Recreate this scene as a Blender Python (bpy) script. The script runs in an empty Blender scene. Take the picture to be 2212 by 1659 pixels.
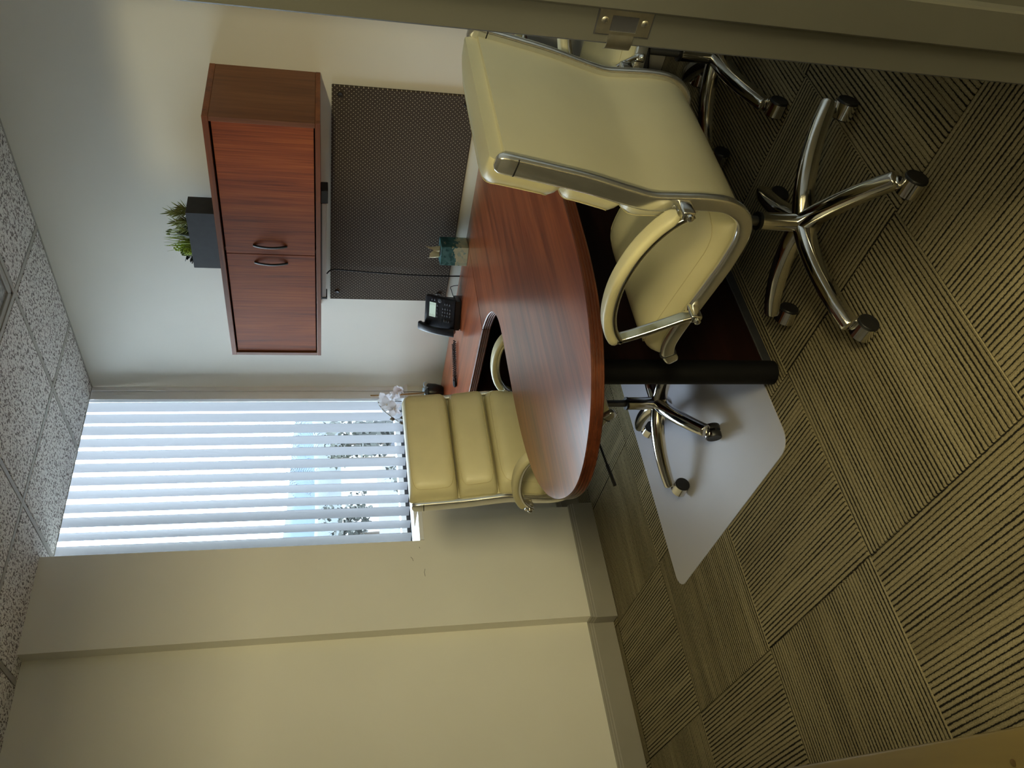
import bpy, bmesh, math, random
from mathutils import Vector, Matrix
random.seed(7)
PI = math.pi
S = bpy.context.scene
COL = S.collection

# ------------------------------------------------------------------ camera
YAW, PIT, EYE, FPX = math.radians(39.04), math.radians(13.03), 1.5, 1755.0
R_ = Vector((math.cos(YAW), -math.sin(YAW), 0))
F_ = Vector((math.sin(YAW) * math.cos(PIT), math.cos(YAW) * math.cos(PIT), -math.sin(PIT)))
U_ = R_.cross(F_)
cd = bpy.data.cameras.new('camera'); cam = bpy.data.objects.new('camera', cd); COL.objects.link(cam)
cd.sensor_fit = 'HORIZONTAL'; cd.sensor_width = 36.0; cd.lens = 36.0 * FPX / 2212.0
cd.clip_start = 0.02; cd.clip_end = 4000
# the photograph was taken with the phone turned on its side: the picture's left is up in the room
ax, ay, az = -U_, R_, -F_
cam.matrix_world = Matrix(((ax.x, ay.x, az.x, 0), (ax.y, ay.y, az.y, 0), (ax.z, ay.z, az.z, EYE), (0, 0, 0, 1)))
S.camera = cam

# ------------------------------------------------------------------ world, lights, exposure
SKY_STRENGTH = 18.0
w = bpy.data.worlds.new('sky'); S.world = w; w.use_nodes = True
nt = w.node_tree; bg = nt.nodes['Background']
bg.inputs['Color'].default_value = (0.80, 0.90, 1.0, 1); bg.inputs['Strength'].default_value = SKY_STRENGTH
S.view_settings.view_transform = 'Standard'; S.view_settings.look = 'None'
S.view_settings.gamma = 1.0; S.view_settings.exposure = 0.32; S.view_settings.use_curve_mapping = False
S.cycles.use_denoising = True
S.cycles.max_bounces = 10; S.cycles.transparent_max_bounces = 16
S.cycles.sample_clamp_indirect = 6.0

WARM = (1.0, 0.885, 0.51)


def area(name, loc, target, sx, sy, power, color):
    d = bpy.data.lights.new(name, 'AREA'); d.shape = 'RECTANGLE'; d.size = sx; d.size_y = sy
    d.energy = power; d.color = color
    o = bpy.data.objects.new(name, d); COL.objects.link(o); o.location = loc
    o.rotation_euler = (Vector(target) - Vector(loc)).to_track_quat('-Z', 'Y').to_euler()
    return o


# corridor lamps behind the camera (spot and first ceiling panel), then two added fill lights
d = bpy.data.lights.new('hall_track_spot', 'SPOT'); d.energy = 255; d.color = WARM; d.spot_size = math.radians(28); d.spot_blend = 0.5; d.shadow_soft_size = 0.09
o = bpy.data.objects.new('hall_track_spot', d); COL.objects.link(o); o.location = (-2.0, -1.0, 2.37)
o.rotation_euler = Vector((math.cos(math.radians(32)), math.sin(math.radians(32)), -math.tan(math.radians(11.0)))).to_track_quat('-Z', 'Y').to_euler()
area('hall_overhead_light', (0.62, -1.0, 2.80), (0.62, -0.98, 0), 0.6, 0.6, 13, WARM)
area('hall_overhead_light', (-1.4, -0.95, 2.80), (-1.4, -0.93, 0), 0.9, 0.6, 26, WARM)  # added overhead fill to brighten the chairs, no known fitting
area('hall_fill_light', (-0.25, -2.1, 2.40), (1.5, 3.9, 0.8), 1.3, 0.6, 118, WARM)  # added fill aimed through the doorway at the left wall and far chair
p = area('window_portal', (2.72, 4.42, 1.95), (2.72, 2.0, 1.95), 1.35, 2.0, 1, (1, 1, 1)); p.data.cycles.is_portal = True


# ------------------------------------------------------------------ materials
def new_mat(name):
    m = bpy.data.materials.new(name); m.use_nodes = True
    return m, m.node_tree, m.node_tree.nodes['Principled BSDF']


def node(nt, typ, **kw):
    n = nt.nodes.new(typ)
    for k, v in kw.items(): setattr(n, k, v)
    return n


def math_(nt, op, a, b=None, c=None):
    n = nt.nodes.new('ShaderNodeMath'); n.operation = op
    for i, x in enumerate((a, b, c)):
        if x is None: continue
        if isinstance(x, (int, float)): n.inputs[i].default_value = x
        else: nt.links.new(x, n.inputs[i])
    return n.outputs[0]


def ramp(nt, fac, stops):
    r = nt.nodes.new('ShaderNodeValToRGB'); nt.links.new(fac, r.inputs[0])
    e = r.color_ramp.elements
    while len(e) < len(stops): e.new(0.5)
    for el, (pos, c) in zip(e, stops): el.position = pos; el.color = (*c, 1)
    return r.outputs[0]


def coords(nt, scale=(1, 1, 1), rnd=0.0):
    tc = nt.nodes.new('ShaderNodeTexCoord'); mp = nt.nodes.new('ShaderNodeMapping')
    mp.inputs['Scale'].default_value = scale
    nt.links.new(tc.outputs['Object'], mp.inputs[0])
    if rnd:
        oi = nt.nodes.new('ShaderNodeObjectInfo')
        nt.links.new(math_(nt, 'MULTIPLY', oi.outputs['Random'], rnd), mp.inputs['Location'])
    return mp.outputs[0]


def noise(nt, vec, scale, detail=3, rough=0.5, dist=0.0):
    n = nt.nodes.new('ShaderNodeTexNoise'); nt.links.new(vec, n.inputs['Vector'])
    n.inputs['Scale'].default_value = scale; n.inputs['Detail'].default_value = detail
    n.inputs['Roughness'].default_value = rough; n.inputs['Distortion'].default_value = dist
    return n.outputs['Fac']


def bump(nt, bsdf, h, strength=0.2, dist=0.002):
    b = nt.nodes.new('ShaderNodeBump'); b.inputs['Strength'].default_value = strength; b.inputs['Distance'].default_value = dist
    nt.links.new(h, b.inputs['Height']); nt.links.new(b.outputs[0], bsdf.inputs['Normal'])


def plain(name, col, rough=0.5, metal=0.0, var=0.06, scale=8, bmp=0.0, bscale=300, coat=0.0, spec=0.5, trans=0.0, sheen=0.0):
    m, nt, b = new_mat(name)
    v = coords(nt)
    f = noise(nt, v, scale, 3)
    c = ramp(nt, f, [(0.3, [x * (1 - var) for x in col]), (0.7, [min(1, x * (1 + var)) for x in col])])
    nt.links.new(c, b.inputs['Base Color'])
    b.inputs['Roughness'].default_value = rough; b.inputs['Metallic'].default_value = metal
    b.inputs['Specular IOR Level'].default_value = spec
    b.inputs['Coat Weight'].default_value = coat
    b.inputs['Transmission Weight'].default_value = trans
    if bmp: bump(nt, b, noise(nt, v, bscale, 2), bmp, 0.001)
    return m


def wood(name, dark, mid, light, axis, rough=0.35, fine=90, coat=0.0, spec=0.5, fw=0.38):
    m, nt, b = new_mat(name)
    sc = [14, 14, 14]; sc[axis] = 0.9
    v = coords(nt, sc, 3.0)
    broad = noise(nt, v, 0.9, 4, 0.55, 1.2)
    sf = [fine, fine, fine]; sf[axis] = 3.0
    v2 = coords(nt, sf, 5.0)
    fn = noise(nt, v2, 1.0, 3, 0.65, 0.3)
    mixf = math_(nt, 'ADD', math_(nt, 'MULTIPLY', broad, 1 - fw), math_(nt, 'MULTIPLY', fn, fw))
    c = ramp(nt, mixf, [(0.34, dark), (0.5, mid), (0.64, light)])
    nt.links.new(c, b.inputs['Base Color'])
    b.inputs['Roughness'].default_value = rough; b.inputs['Coat Weight'].default_value = coat
    b.inputs['Coat Roughness'].default_value = 0.2; b.inputs['Specular IOR Level'].default_value = spec
    bump(nt, b, fn, 0.05, 0.0005)
    return m


M = {}
M['wall'] = plain('painted_wall', (0.80, 0.775, 0.685), 0.6, var=0.015, scale=3, bmp=0.06, bscale=500)
M['baseboard'] = plain('taupe_baseboard', (0.30, 0.28, 0.235), 0.45, var=0.03)
M['white'] = plain('white_paint', (0.82, 0.83, 0.84), 0.45, var=0.02)
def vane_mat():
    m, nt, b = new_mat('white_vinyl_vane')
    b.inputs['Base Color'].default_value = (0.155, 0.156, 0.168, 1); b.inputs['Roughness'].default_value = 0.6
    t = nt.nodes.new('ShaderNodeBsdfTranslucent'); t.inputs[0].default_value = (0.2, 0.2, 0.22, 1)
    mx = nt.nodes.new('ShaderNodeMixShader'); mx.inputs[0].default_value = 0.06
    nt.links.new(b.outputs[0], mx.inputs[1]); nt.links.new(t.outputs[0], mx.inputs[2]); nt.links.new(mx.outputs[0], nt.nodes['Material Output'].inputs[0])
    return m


M['vane'] = vane_mat()
M['gasket'] = plain('dark_gasket', (0.02, 0.02, 0.024), 0.6)
M['jamb'] = plain('grey_enamel_frame', (0.052, 0.051, 0.043), 0.5, var=0.05, scale=5, bmp=0.05, bscale=260)
M['grid'] = plain('white_ceiling_bar', (0.42, 0.41, 0.375), 0.5, var=0.02)
M['chrome'] = plain('polished_chrome', (0.80, 0.79, 0.76), 0.09, metal=1.0, var=0.04, scale=30)
M['rail'] = plain('polished_aluminium', (0.76, 0.75, 0.70), 0.2, metal=0.9, var=0.05, scale=25)
M['steel'] = plain('satin_steel', (0.62, 0.60, 0.52), 0.32, metal=1.0, var=0.12, scale=60)
M['brass'] = plain('worn_brass', (0.34, 0.24, 0.10), 0.4, metal=1.0, var=0.3, scale=60)
M['gunmetal'] = plain('grey_gas_cylinder', (0.16, 0.16, 0.16), 0.35, metal=0.8)
M['leather'] = plain('cream_leather', (0.68, 0.62, 0.37), 0.42, var=0.03, scale=12, bmp=0.12, bscale=420)
M['leather_back'] = plain('cream_vinyl_back', (0.66, 0.605, 0.38), 0.5, var=0.03, scale=5, bmp=0.08, bscale=500)
M['stitch'] = plain('cream_thread', (0.58, 0.50, 0.27), 0.7)
M['black'] = plain('black_plastic', (0.009, 0.009, 0.010), 0.4)
M['post'] = plain('black_laminate_post', (0.004, 0.004, 0.0045), 0.6, spec=0.2)
M['blackmat'] = plain('matt_black', (0.022, 0.022, 0.025), 0.75, var=0.15, scale=60)
M['phone'] = plain('black_phone_plastic', (0.018, 0.019, 0.024), 0.3, var=0.1)
M['key'] = plain('dark_grey_key', (0.07, 0.075, 0.09), 0.3)
M['cord'] = plain('black_cord', (0.009, 0.009, 0.010), 0.6, spec=0.25)
M['lamp_body'] = plain('grey_white_lens', (0.55, 0.52, 0.48), 0.35, var=0.03)
M['desk'] = wood('cherry_desk_laminate', (0.12, 0.025, 0.007), (0.25, 0.054, 0.014), (0.38, 0.095, 0.026), 0, 0.28, 70, coat=0.45)
M['desk_return'] = wood('cherry_desk_laminate_lengthwise', (0.12, 0.025, 0.007), (0.25, 0.054, 0.014), (0.37, 0.092, 0.026), 1, 0.28, 70, coat=0.45)
M['desk_edge'] = wood('cherry_fluted_edge', (0.045, 0.011, 0.004), (0.09, 0.022, 0.008), (0.13, 0.034, 0.012), 0, 0.38, 40)
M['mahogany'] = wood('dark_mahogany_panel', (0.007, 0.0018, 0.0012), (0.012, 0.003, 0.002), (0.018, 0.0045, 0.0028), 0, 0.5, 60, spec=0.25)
M['cab_door'] = wood('cherry_cabinet_door', (0.12, 0.022, 0.003), (0.28, 0.058, 0.007), (0.38, 0.095, 0.013), 2, 0.5, 170, spec=0.3, fw=0.55)
M['cab_side'] = wood('cherry_cabinet_carcass', (0.10, 0.030, 0.010), (0.17, 0.055, 0.018), (0.21, 0.075, 0.026), 2, 0.42, 90)
M['cab_edge'] = wood('cherry_cabinet_edge', (0.09, 0.022, 0.006), (0.19, 0.05, 0.012), (0.25, 0.072, 0.018), 1, 0.4, 120)
M['oak_door'] = wood('golden_wood_door', (0.080, 0.057, 0.017), (0.095, 0.069, 0.021), (0.110, 0.081, 0.026), 1, 0.4, 30)
M['planter'] = plain('charcoal_planter', (0.026, 0.027, 0.030), 0.7, var=0.12, scale=40)
M['pot'] = plain('black_pot', (0.008, 0.008, 0.009), 0.3)
M['wrap'] = plain('pale_blue_ribbon', (0.22, 0.28, 0.33), 0.3, var=0.2, scale=30)
M['bamboo'] = plain('bamboo_stake', (0.30, 0.17, 0.06), 0.5, var=0.2, scale=50)
def petal_mat():
    m, nt, b = new_mat('white_orchid_petal')
    b.inputs['Base Color'].default_value = (0.86, 0.86, 0.87, 1); b.inputs['Roughness'].default_value = 0.5
    t = nt.nodes.new('ShaderNodeBsdfTranslucent'); t.inputs[0].default_value = (0.85, 0.86, 0.9, 1)
    mx = nt.nodes.new('ShaderNodeMixShader'); mx.inputs[0].default_value = 0.4
    nt.links.new(b.outputs[0], mx.inputs[1]); nt.links.new(t.outputs[0], mx.inputs[2]); nt.links.new(mx.outputs[0], nt.nodes['Material Output'].inputs[0])
    return m


M['petal'] = petal_mat()
M['petal_core'] = plain('orchid_throat', (0.62, 0.52, 0.38), 0.5, var=0.3, scale=200)
M['bud'] = plain('green_grey_bud', (0.13, 0.12, 0.09), 0.5, var=0.25, scale=90)
M['leaf_light'] = plain('yellow_green_blade', (0.42, 0.55, 0.07), 0.45, var=0.35, scale=60)
M['leaf_mid'] = plain('mid_green_leaf', (0.24, 0.31, 0.08), 0.5, var=0.35, scale=60)
M['leaf_pale'] = plain('pale_green_rosette', (0.36, 0.40, 0.14), 0.5, var=0.35, scale=50)
M['leaf_dark'] = plain('dark_green_lobe', (0.07, 0.10, 0.045), 0.5, var=0.35, scale=200)
M['leaf_black'] = plain('blackish_leaf', (0.016, 0.018, 0.010), 0.4, var=0.3, scale=60)
M['tissue'] = plain('cream_tissue', (0.80, 0.72, 0.48), 0.8, var=0.04)
M['button'] = plain('dark_brown_button', (0.02, 0.015, 0.012), 0.45)
M['fixture_lens'] = plain('prismatic_lens', (0.30, 0.30, 0.29), 0.3, var=0.5, scale=60)
M['bark'] = plain('tree_bark', (0.05, 0.04, 0.03), 0.9)


def carpet_mat():
    m, nt, b = new_mat('striped_carpet')
    tc = nt.nodes.new('ShaderNodeTexCoord'); oi = nt.nodes.new('ShaderNodeObjectInfo')
    sp = nt.nodes.new('ShaderNodeSeparateXYZ'); nt.links.new(tc.outputs['Object'], sp.inputs[0])
    x, y = sp.outputs[0], sp.outputs[1]
    r = math_(nt, 'MULTIPLY', oi.outputs['Random'], 37.0)
    pitch = 0.0148
    xs = math_(nt, 'DIVIDE', x, pitch)
    wob = nt.nodes.new('ShaderNodeCombineXYZ')
    nt.links.new(math_(nt, 'MULTIPLY', x, 160), wob.inputs[0]); nt.links.new(math_(nt, 'MULTIPLY', y, 160), wob.inputs[1]); nt.links.new(r, wob.inputs[2])
    wn = noise(nt, wob.outputs[0], 1.0, 2)
    ph = math_(nt, 'ADD', xs, math_(nt, 'MULTIPLY', math_(nt, 'SUBTRACT', wn, 0.5), 0.32))
    tri = math_(nt, 'ABSOLUTE', math_(nt, 'SUBTRACT', math_(nt, 'FRACT', ph), 0.5))        # 0 in the groove .. 0.5 on the rib
    # how deep each groove is: changes from rib to rib and slowly along it
    idx = math_(nt, 'FLOOR', ph)
    cv = nt.nodes.new('ShaderNodeCombineXYZ')
    nt.links.new(math_(nt, 'MULTIPLY', idx, 0.43), cv.inputs[0]); nt.links.new(math_(nt, 'MULTIPLY', y, 2.2), cv.inputs[1]); nt.links.new(r, cv.inputs[2])
    lv = noise(nt, cv.outputs[0], 1.0, 2, 0.6)
    lvl = ramp(nt, lv, [(0.30, (0.05, 0.05, 0.05)), (0.56, (0.215, 0.215, 0.215))])
    gro = math_(nt, 'LESS_THAN', tri, math_(nt, 'MULTIPLY', lvl, 0.75))
    soft = math_(nt, 'SMOOTHSTEP', tri, 0.0, 0.5) if False else tri
    fib = nt.nodes.new('ShaderNodeCombineXYZ')
    nt.links.new(math_(nt, 'MULTIPLY', x, 420), fib.inputs[0]); nt.links.new(math_(nt, 'MULTIPLY', y, 300), fib.inputs[1]); nt.links.new(r, fib.inputs[2])
    fn = noise(nt, fib.outputs[0], 1.0, 2)
    # tonal bands a few ribs wide
    bv = nt.nodes.new('ShaderNodeCombineXYZ')
    nt.links.new(math_(nt, 'MULTIPLY', x, 9), bv.inputs[0]); nt.links.new(math_(nt, 'MULTIPLY', y, 0.6), bv.inputs[1]); nt.links.new(r, bv.inputs[2])
    bn = noise(nt, bv.outputs[0], 1.0, 2)
    t = math_(nt, 'ADD', math_(nt, 'MULTIPLY', fn, 0.45), math_(nt, 'ADD', math_(nt, 'MULTIPLY', bn, 0.35), math_(nt, 'MULTIPLY', tri, 0.4)))
    c1 = ramp(nt, t, [(0.25, (0.105, 0.084, 0.045)), (0.5, (0.21, 0.175, 0.10)), (0.75, (0.36, 0.31, 0.19))])
    mx = nt.nodes.new('ShaderNodeMix'); mx.data_type = 'RGBA'
    nt.links.new(gro, mx.inputs['Factor']); nt.links.new(c1, mx.inputs[6]); mx.inputs[7].default_value = (0.014, 0.012, 0.009, 1)
    nt.links.new(mx.outputs[2], b.inputs['Base Color'])
    b.inputs['Roughness'].default_value = 0.95; b.inputs['Specular IOR Level'].default_value = 0.1
    bump(nt, b, math_(nt, 'ADD', math_(nt, 'MULTIPLY', tri, 1.0), math_(nt, 'MULTIPLY', fn, 0.5)), 0.6, 0.004)
    return m


M['carpet'] = carpet_mat()


def ceiling_mat():
    m, nt, b = new_mat('fissured_ceiling_tile')
    v = coords(nt, (1.5, 0.9, 1), 9.0)
    n1 = noise(nt, v, 66, 3, 0.6, 0.6)
    c = ramp(nt, n1, [(0.435, (0.20, 0.18, 0.17)), (0.485, (0.84, 0.825, 0.80))])
    nt.links.new(c, b.inputs['Base Color']); b.inputs['Roughness'].default_value = 0.95
    bump(nt, b, n1, 0.5, 0.003)
    return m


M['ceiling'] = ceiling_mat()


def board_mat():
    m, nt, b = new_mat('dotted_fabric')
    tc = nt.nodes.new('ShaderNodeTexCoord'); sp = nt.nodes.new('ShaderNodeSeparateXYZ'); nt.links.new(tc.outputs['Object'], sp.inputs[0])
    pit = 0.0208; ds = []
    for off in (0.0, 0.5):
        a = math_(nt, 'SUBTRACT', math_(nt, 'FRACT', math_(nt, 'ADD', math_(nt, 'DIVIDE', sp.outputs[1], pit), off)), 0.5)
        c = math_(nt, 'SUBTRACT', math_(nt, 'FRACT', math_(nt, 'ADD', math_(nt, 'DIVIDE', sp.outputs[2], pit), off)), 0.5)
        d = math_(nt, 'SQRT', math_(nt, 'ADD', math_(nt, 'MULTIPLY', a, a), math_(nt, 'MULTIPLY', c, c)))
        ds.append(math_(nt, 'LESS_THAN', d, 0.09))
    mk = math_(nt, 'MAXIMUM', ds[0], ds[1])
    wv = noise(nt, coords(nt), 420, 2)
    base = ramp(nt, wv, [(0.35, (0.048, 0.037, 0.029)), (0.65, (0.088, 0.070, 0.056))])
    mx = nt.nodes.new('ShaderNodeMix'); mx.data_type = 'RGBA'
    nt.links.new(mk, mx.inputs['Factor']); nt.links.new(base, mx.inputs[6]); mx.inputs[7].default_value = (0.62, 0.56, 0.42, 1)
    nt.links.new(mx.outputs[2], b.inputs['Base Color']); b.inputs['Roughness'].default_value = 0.95; b.inputs['Specular IOR Level'].default_value = 0.15
    bump(nt, b, wv, 0.3, 0.001)
    return m


M['board'] = board_mat()


def tissue_box_mat():
    m, nt, b = new_mat('teal_scale_print')
    v = coords(nt)
    vo = nt.nodes.new('ShaderNodeTexVoronoi'); nt.links.new(v, vo.inputs['Vector']); vo.inputs['Scale'].default_value = 55
    sp = nt.nodes.new('ShaderNodeSeparateXYZ'); tc = nt.nodes.new('ShaderNodeTexCoord'); nt.links.new(tc.outputs['Object'], sp.inputs[0])
    cellr = nt.nodes.new('ShaderNodeSeparateColor'); nt.links.new(vo.outputs['Color'], cellr.inputs[0])
    h = math_(nt, 'ADD', sp.outputs[2], math_(nt, 'MULTIPLY', math_(nt, 'SUBTRACT', cellr.outputs[0], 0.5), 0.05))
    c1 = ramp(nt, cellr.outputs[1], [(0.1, (0.015, 0.09, 0.095)), (0.5, (0.035, 0.15, 0.15)), (0.9, (0.08, 0.21, 0.22))])
    c2 = ramp(nt, cellr.outputs[1], [(0.1, (0.30, 0.40, 0.33)), (0.3, (0.46, 0.49, 0.33)), (0.9, (0.56, 0.56, 0.36))])
    mx = nt.nodes.new('ShaderNodeMix'); mx.data_type = 'RGBA'
    nt.links.new(math_(nt, 'LESS_THAN', h, 0.062), mx.inputs['Factor']); nt.links.new(c1, mx.inputs[6]); nt.links.new(c2, mx.inputs[7])
    nt.links.new(mx.outputs[2], b.inputs['Base Color']); b.inputs['Roughness'].default_value = 0.35
    return m


M['tissue_box'] = tissue_box_mat()


def glass_mat(name, tint, refl=0.06):
    m = bpy.data.materials.new(name); m.use_nodes = True; nt = m.node_tree
    nt.nodes.remove(nt.nodes['Principled BSDF'])
    t = nt.nodes.new('ShaderNodeBsdfTransparent'); t.inputs[0].default_value = (*tint, 1)
    g = nt.nodes.new('ShaderNodeBsdfGlossy'); g.inputs['Roughness'].default_value = 0.02
    mx = nt.nodes.new('ShaderNodeMixShader'); mx.inputs[0].default_value = refl
    nt.links.new(t.outputs[0], mx.inputs[1]); nt.links.new(g.outputs[0], mx.inputs[2])
    nt.links.new(mx.outputs[0], nt.nodes['Material Output'].inputs[0])
    return m


M['glass'] = glass_mat('tinted_window_glass', (0.84, 0.88, 0.90))


def mat_mat():
    # frosted clear vinyl: lets part of the carpet through, the rest is a milky glossy film
    m, nt, b = new_mat('frosted_clear_vinyl')
    v = coords(nt)
    n1 = noise(nt, v, 260, 3, 0.6)
    b.inputs['Base Color'].default_value = (0.68, 0.67, 0.73, 1)
    b.inputs['Roughness'].default_value = 0.33
    b.inputs['Specular IOR Level'].default_value = 1.0
    bump(nt, b, n1, 0.35, 0.002)
    t = nt.nodes.new('ShaderNodeBsdfTransparent'); t.inputs[0].default_value = (0.9, 0.9, 0.92, 1)
    mx = nt.nodes.new('ShaderNodeMixShader'); mx.inputs[0].default_value = 0.55
    nt.links.new(t.outputs[0], mx.inputs[1]); nt.links.new(b.outputs[0], mx.inputs[2])
    nt.links.new(mx.outputs[0], nt.nodes['Material Output'].inputs[0])
    return m


M['chair_mat'] = mat_mat()


def screen_mat():
    m, nt, b = new_mat('grey_green_lcd')
    b.inputs['Base Color'].default_value = (0.30, 0.36, 0.32, 1); b.inputs['Roughness'].default_value = 0.25
    b.inputs['Emission Color'].default_value = (0.62, 0.80, 0.68, 1); b.inputs['Emission Strength'].default_value = 0.45
    return m


M['screen'] = screen_mat()


# ------------------------------------------------------------------ mesh builder
class MB:
    def __init__(s): s.v = []; s.f = []; s.m = []

    def add(s, vs, fs, mi=0, xf=None):
        o = len(s.v)
        s.v += [tuple(xf @ Vector(p)) if xf else tuple(p) for p in vs]
        s.f += [tuple(i + o for i in f) for f in fs]; s.m += [mi] * len(fs)
        return s

    def box(s, lo, hi, bev=0.0, mi=0, xf=None, seg=1):
        lo, hi = Vector(lo), Vector(hi)
        if bev <= 0:
            x0, y0, z0 = lo; x1, y1, z1 = hi
            vs = [(x0, y0, z0), (x1, y0, z0), (x1, y1, z0), (x0, y1, z0), (x0, y0, z1), (x1, y0, z1), (x1, y1, z1), (x0, y1, z1)]
            return s.add(vs, [(3, 2, 1, 0), (4, 5, 6, 7), (0, 1, 5, 4), (1, 2, 6, 5), (2, 3, 7, 6), (3, 0, 4, 7)], mi, xf)
        bm = bmesh.new(); bmesh.ops.create_cube(bm, size=1.0)
        sz = hi - lo; c = (lo + hi) / 2
        for v in bm.verts: v.co = Vector((v.co.x * sz.x, v.co.y * sz.y, v.co.z * sz.z)) + c
        bmesh.ops.bevel(bm, geom=bm.edges[:], offset=bev, segments=seg, profile=0.5, affect='EDGES')
        return s.bm(bm, mi, xf)

    def bm(s, bm, mi=0, xf=None):
        bm.verts.index_update()
        s.add([v.co.copy() for v in bm.verts], [tuple(v.index for v in f.verts) for f in bm.faces], mi, xf)
        bm.free(); return s

    def prism(s, poly, z0, z1, mi=0, xf=None):
        n = len(poly)
        vs = [(x, y, z0) for x, y in poly] + [(x, y, z1) for x, y in poly]
        fs = [tuple(reversed(range(n))), tuple(range(n, 2 * n))] + [(i, (i + 1) % n, n + (i + 1) % n, n + i) for i in range(n)]
        return s.add(vs, fs, mi, xf)

    def rings(s, rings, mi=0, cap0=True, cap1=True, xf=None, closed=True):
        n = len(rings[0]); vs = [p for r in rings for p in r]; fs = []
        for a in range(len(rings) - 1):
            for i in range(n if closed else n - 1):
                j = (i + 1) % n
                fs.append((a * n + i, a * n + j, (a + 1) * n + j, (a + 1) * n + i))
        if cap0: fs.append(tuple(reversed(range(n))))
        if cap1: k = (len(rings) - 1) * n; fs.append(tuple(range(k, k + n)))
        return s.add(vs, fs, mi, xf)

    def lathe(s, prof, n=20, mi=0, xf=None, cap=True):
        rings = [[(r * math.cos(2 * PI * i / n), r * math.sin(2 * PI * i / n), z) for i in range(n)] for r, z in prof]
        return s.rings(rings, mi, cap, cap, xf)

    def tube(s, pts, rad, n=8, mi=0, xf=None, up=None):
        pts = [Vector(p) for p in pts]; rings = []
        prev = None
        for i, p in enumerate(pts):
            t = (pts[min(i + 1, len(pts) - 1)] - pts[max(i - 1, 0)]).normalized()
            if prev is None:
                a = Vector((0, 0, 1)) if abs(t.z) < 0.9 else Vector((1, 0, 0))
                nn = (a - t * a.dot(t)).normalized()
            else: nn = (prev - t * prev.dot(t)).normalized()
            prev = nn; bn = t.cross(nn)
            r = rad(i / (len(pts) - 1)) if callable(rad) else rad
            rings.append([p + (nn * math.cos(2 * PI * k / n) + bn * math.sin(2 * PI * k / n)) * r for k in range(n)])
        return s.rings(rings, mi, True, True, xf)

    def sweep(s, pts, side, sec, mi=0, xf=None, cap=True):
        # pts: 3D path in a plane normal to side; sec(i/n) -> list of (a along side, b along normal)
        pts = [Vector(p) for p in pts]; side = Vector(side); rings = []
        for i, p in enumerate(pts):
            t = (pts[min(i + 1, len(pts) - 1)] - pts[max(i - 1, 0)]).normalized()
            nn = side.cross(t).normalized()
            rings.append([p + side * a + nn * b for a, b in sec(i / (len(pts) - 1))])
        return s.rings(rings, mi, cap, cap, xf)

    def build(s, name, mats, parent=None, smooth=40, loc=None):
        me = bpy.data.meshes.new(name); me.from_pydata(s.v, [], s.f)
        if not isinstance(mats, (list, tuple)): mats = [mats]
        for m in mats: me.materials.append(m)
        if len(mats) > 1: me.polygons.foreach_set('material_index', s.m)
        bm = bmesh.new(); bm.from_mesh(me); bmesh.ops.recalc_face_normals(bm, faces=bm.faces[:]); bm.to_mesh(me); bm.free()
        if smooth:
            me.polygons.foreach_set('use_smooth', [True] * len(me.polygons)); me.set_sharp_from_angle(angle=math.radians(smooth))
        o = bpy.data.objects.new(name, me); COL.objects.link(o)
        if parent: o.parent = parent
        if loc: o.location = loc
        return o


def tag(o, label=None, cat=None, group=None, kind=None):
    if label: o['label'] = label
    if cat: o['category'] = cat
    if group: o['group'] = group
    if kind: o['kind'] = kind
    return o


def empty(name, loc=(0, 0, 0), rz=0.0):
    o = bpy.data.objects.new(name, None); COL.objects.link(o); o.location = loc; o.rotation_euler = (0, 0, rz); o.empty_display_size = 0.1
    return o


def struct(o): o['kind'] = 'structure'; return o


def dup(o, name=None, parent=None, loc=None, rot=None):
    c = o.copy(); COL.objects.link(c)
    if parent: c.parent = parent
    if loc is not None: c.location = loc
    if rot is not None: c.rotation_euler = rot
    return c


def rrect(a, b, r, n=4):
    # rounded rectangle outline, half sizes a, b
    out = []
    for cx, cy, a0 in ((a - r, b - r, 0), (-a + r, b - r, PI / 2), (-a + r, -b + r, PI), (a - r, -b + r, 1.5 * PI)):
        for k in range(n + 1):
            t = a0 + PI / 2 * k / n
            out.append((cx + r * math.cos(t), cy + r * math.sin(t)))
    return out


def spline(pts, n=8):
    # Catmull-Rom through the points
    pts = [Vector(p) for p in pts]; out = []
    P = [2 * pts[0] - pts[1]] + pts + [2 * pts[-1] - pts[-2]]
    for i in range(1, len(P) - 2):
        p0, p1, p2, p3 = P[i - 1:i + 3]
        for k in range(n):
            t = k / n
            out.append(0.5 * ((2 * p1) + (p2 - p0) * t + (2 * p0 - 5 * p1 + 4 * p2 - p3) * t * t + (3 * p1 - p0 - 3 * p2 + p3) * t ** 3))
    out.append(pts[-1]); return out


# ------------------------------------------------------------------ the room
XR, YB, CEIL = 3.31, 4.106, 2.842       # right wall, wall under the window, ceiling
YP, YL = 3.906, 3.985                   # pilaster face, recessed wall left of it
XP0, XP1, XP2 = 1.606, 2.088, 2.262     # pilaster left edge, window niche left edge, pilaster right edge below the sill
SILL = 1.0
XL, YF0, YF1 = -1.25, 0.36, 0.502
WT = 3.05                               # walls and window run on above the hung ceiling

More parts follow.
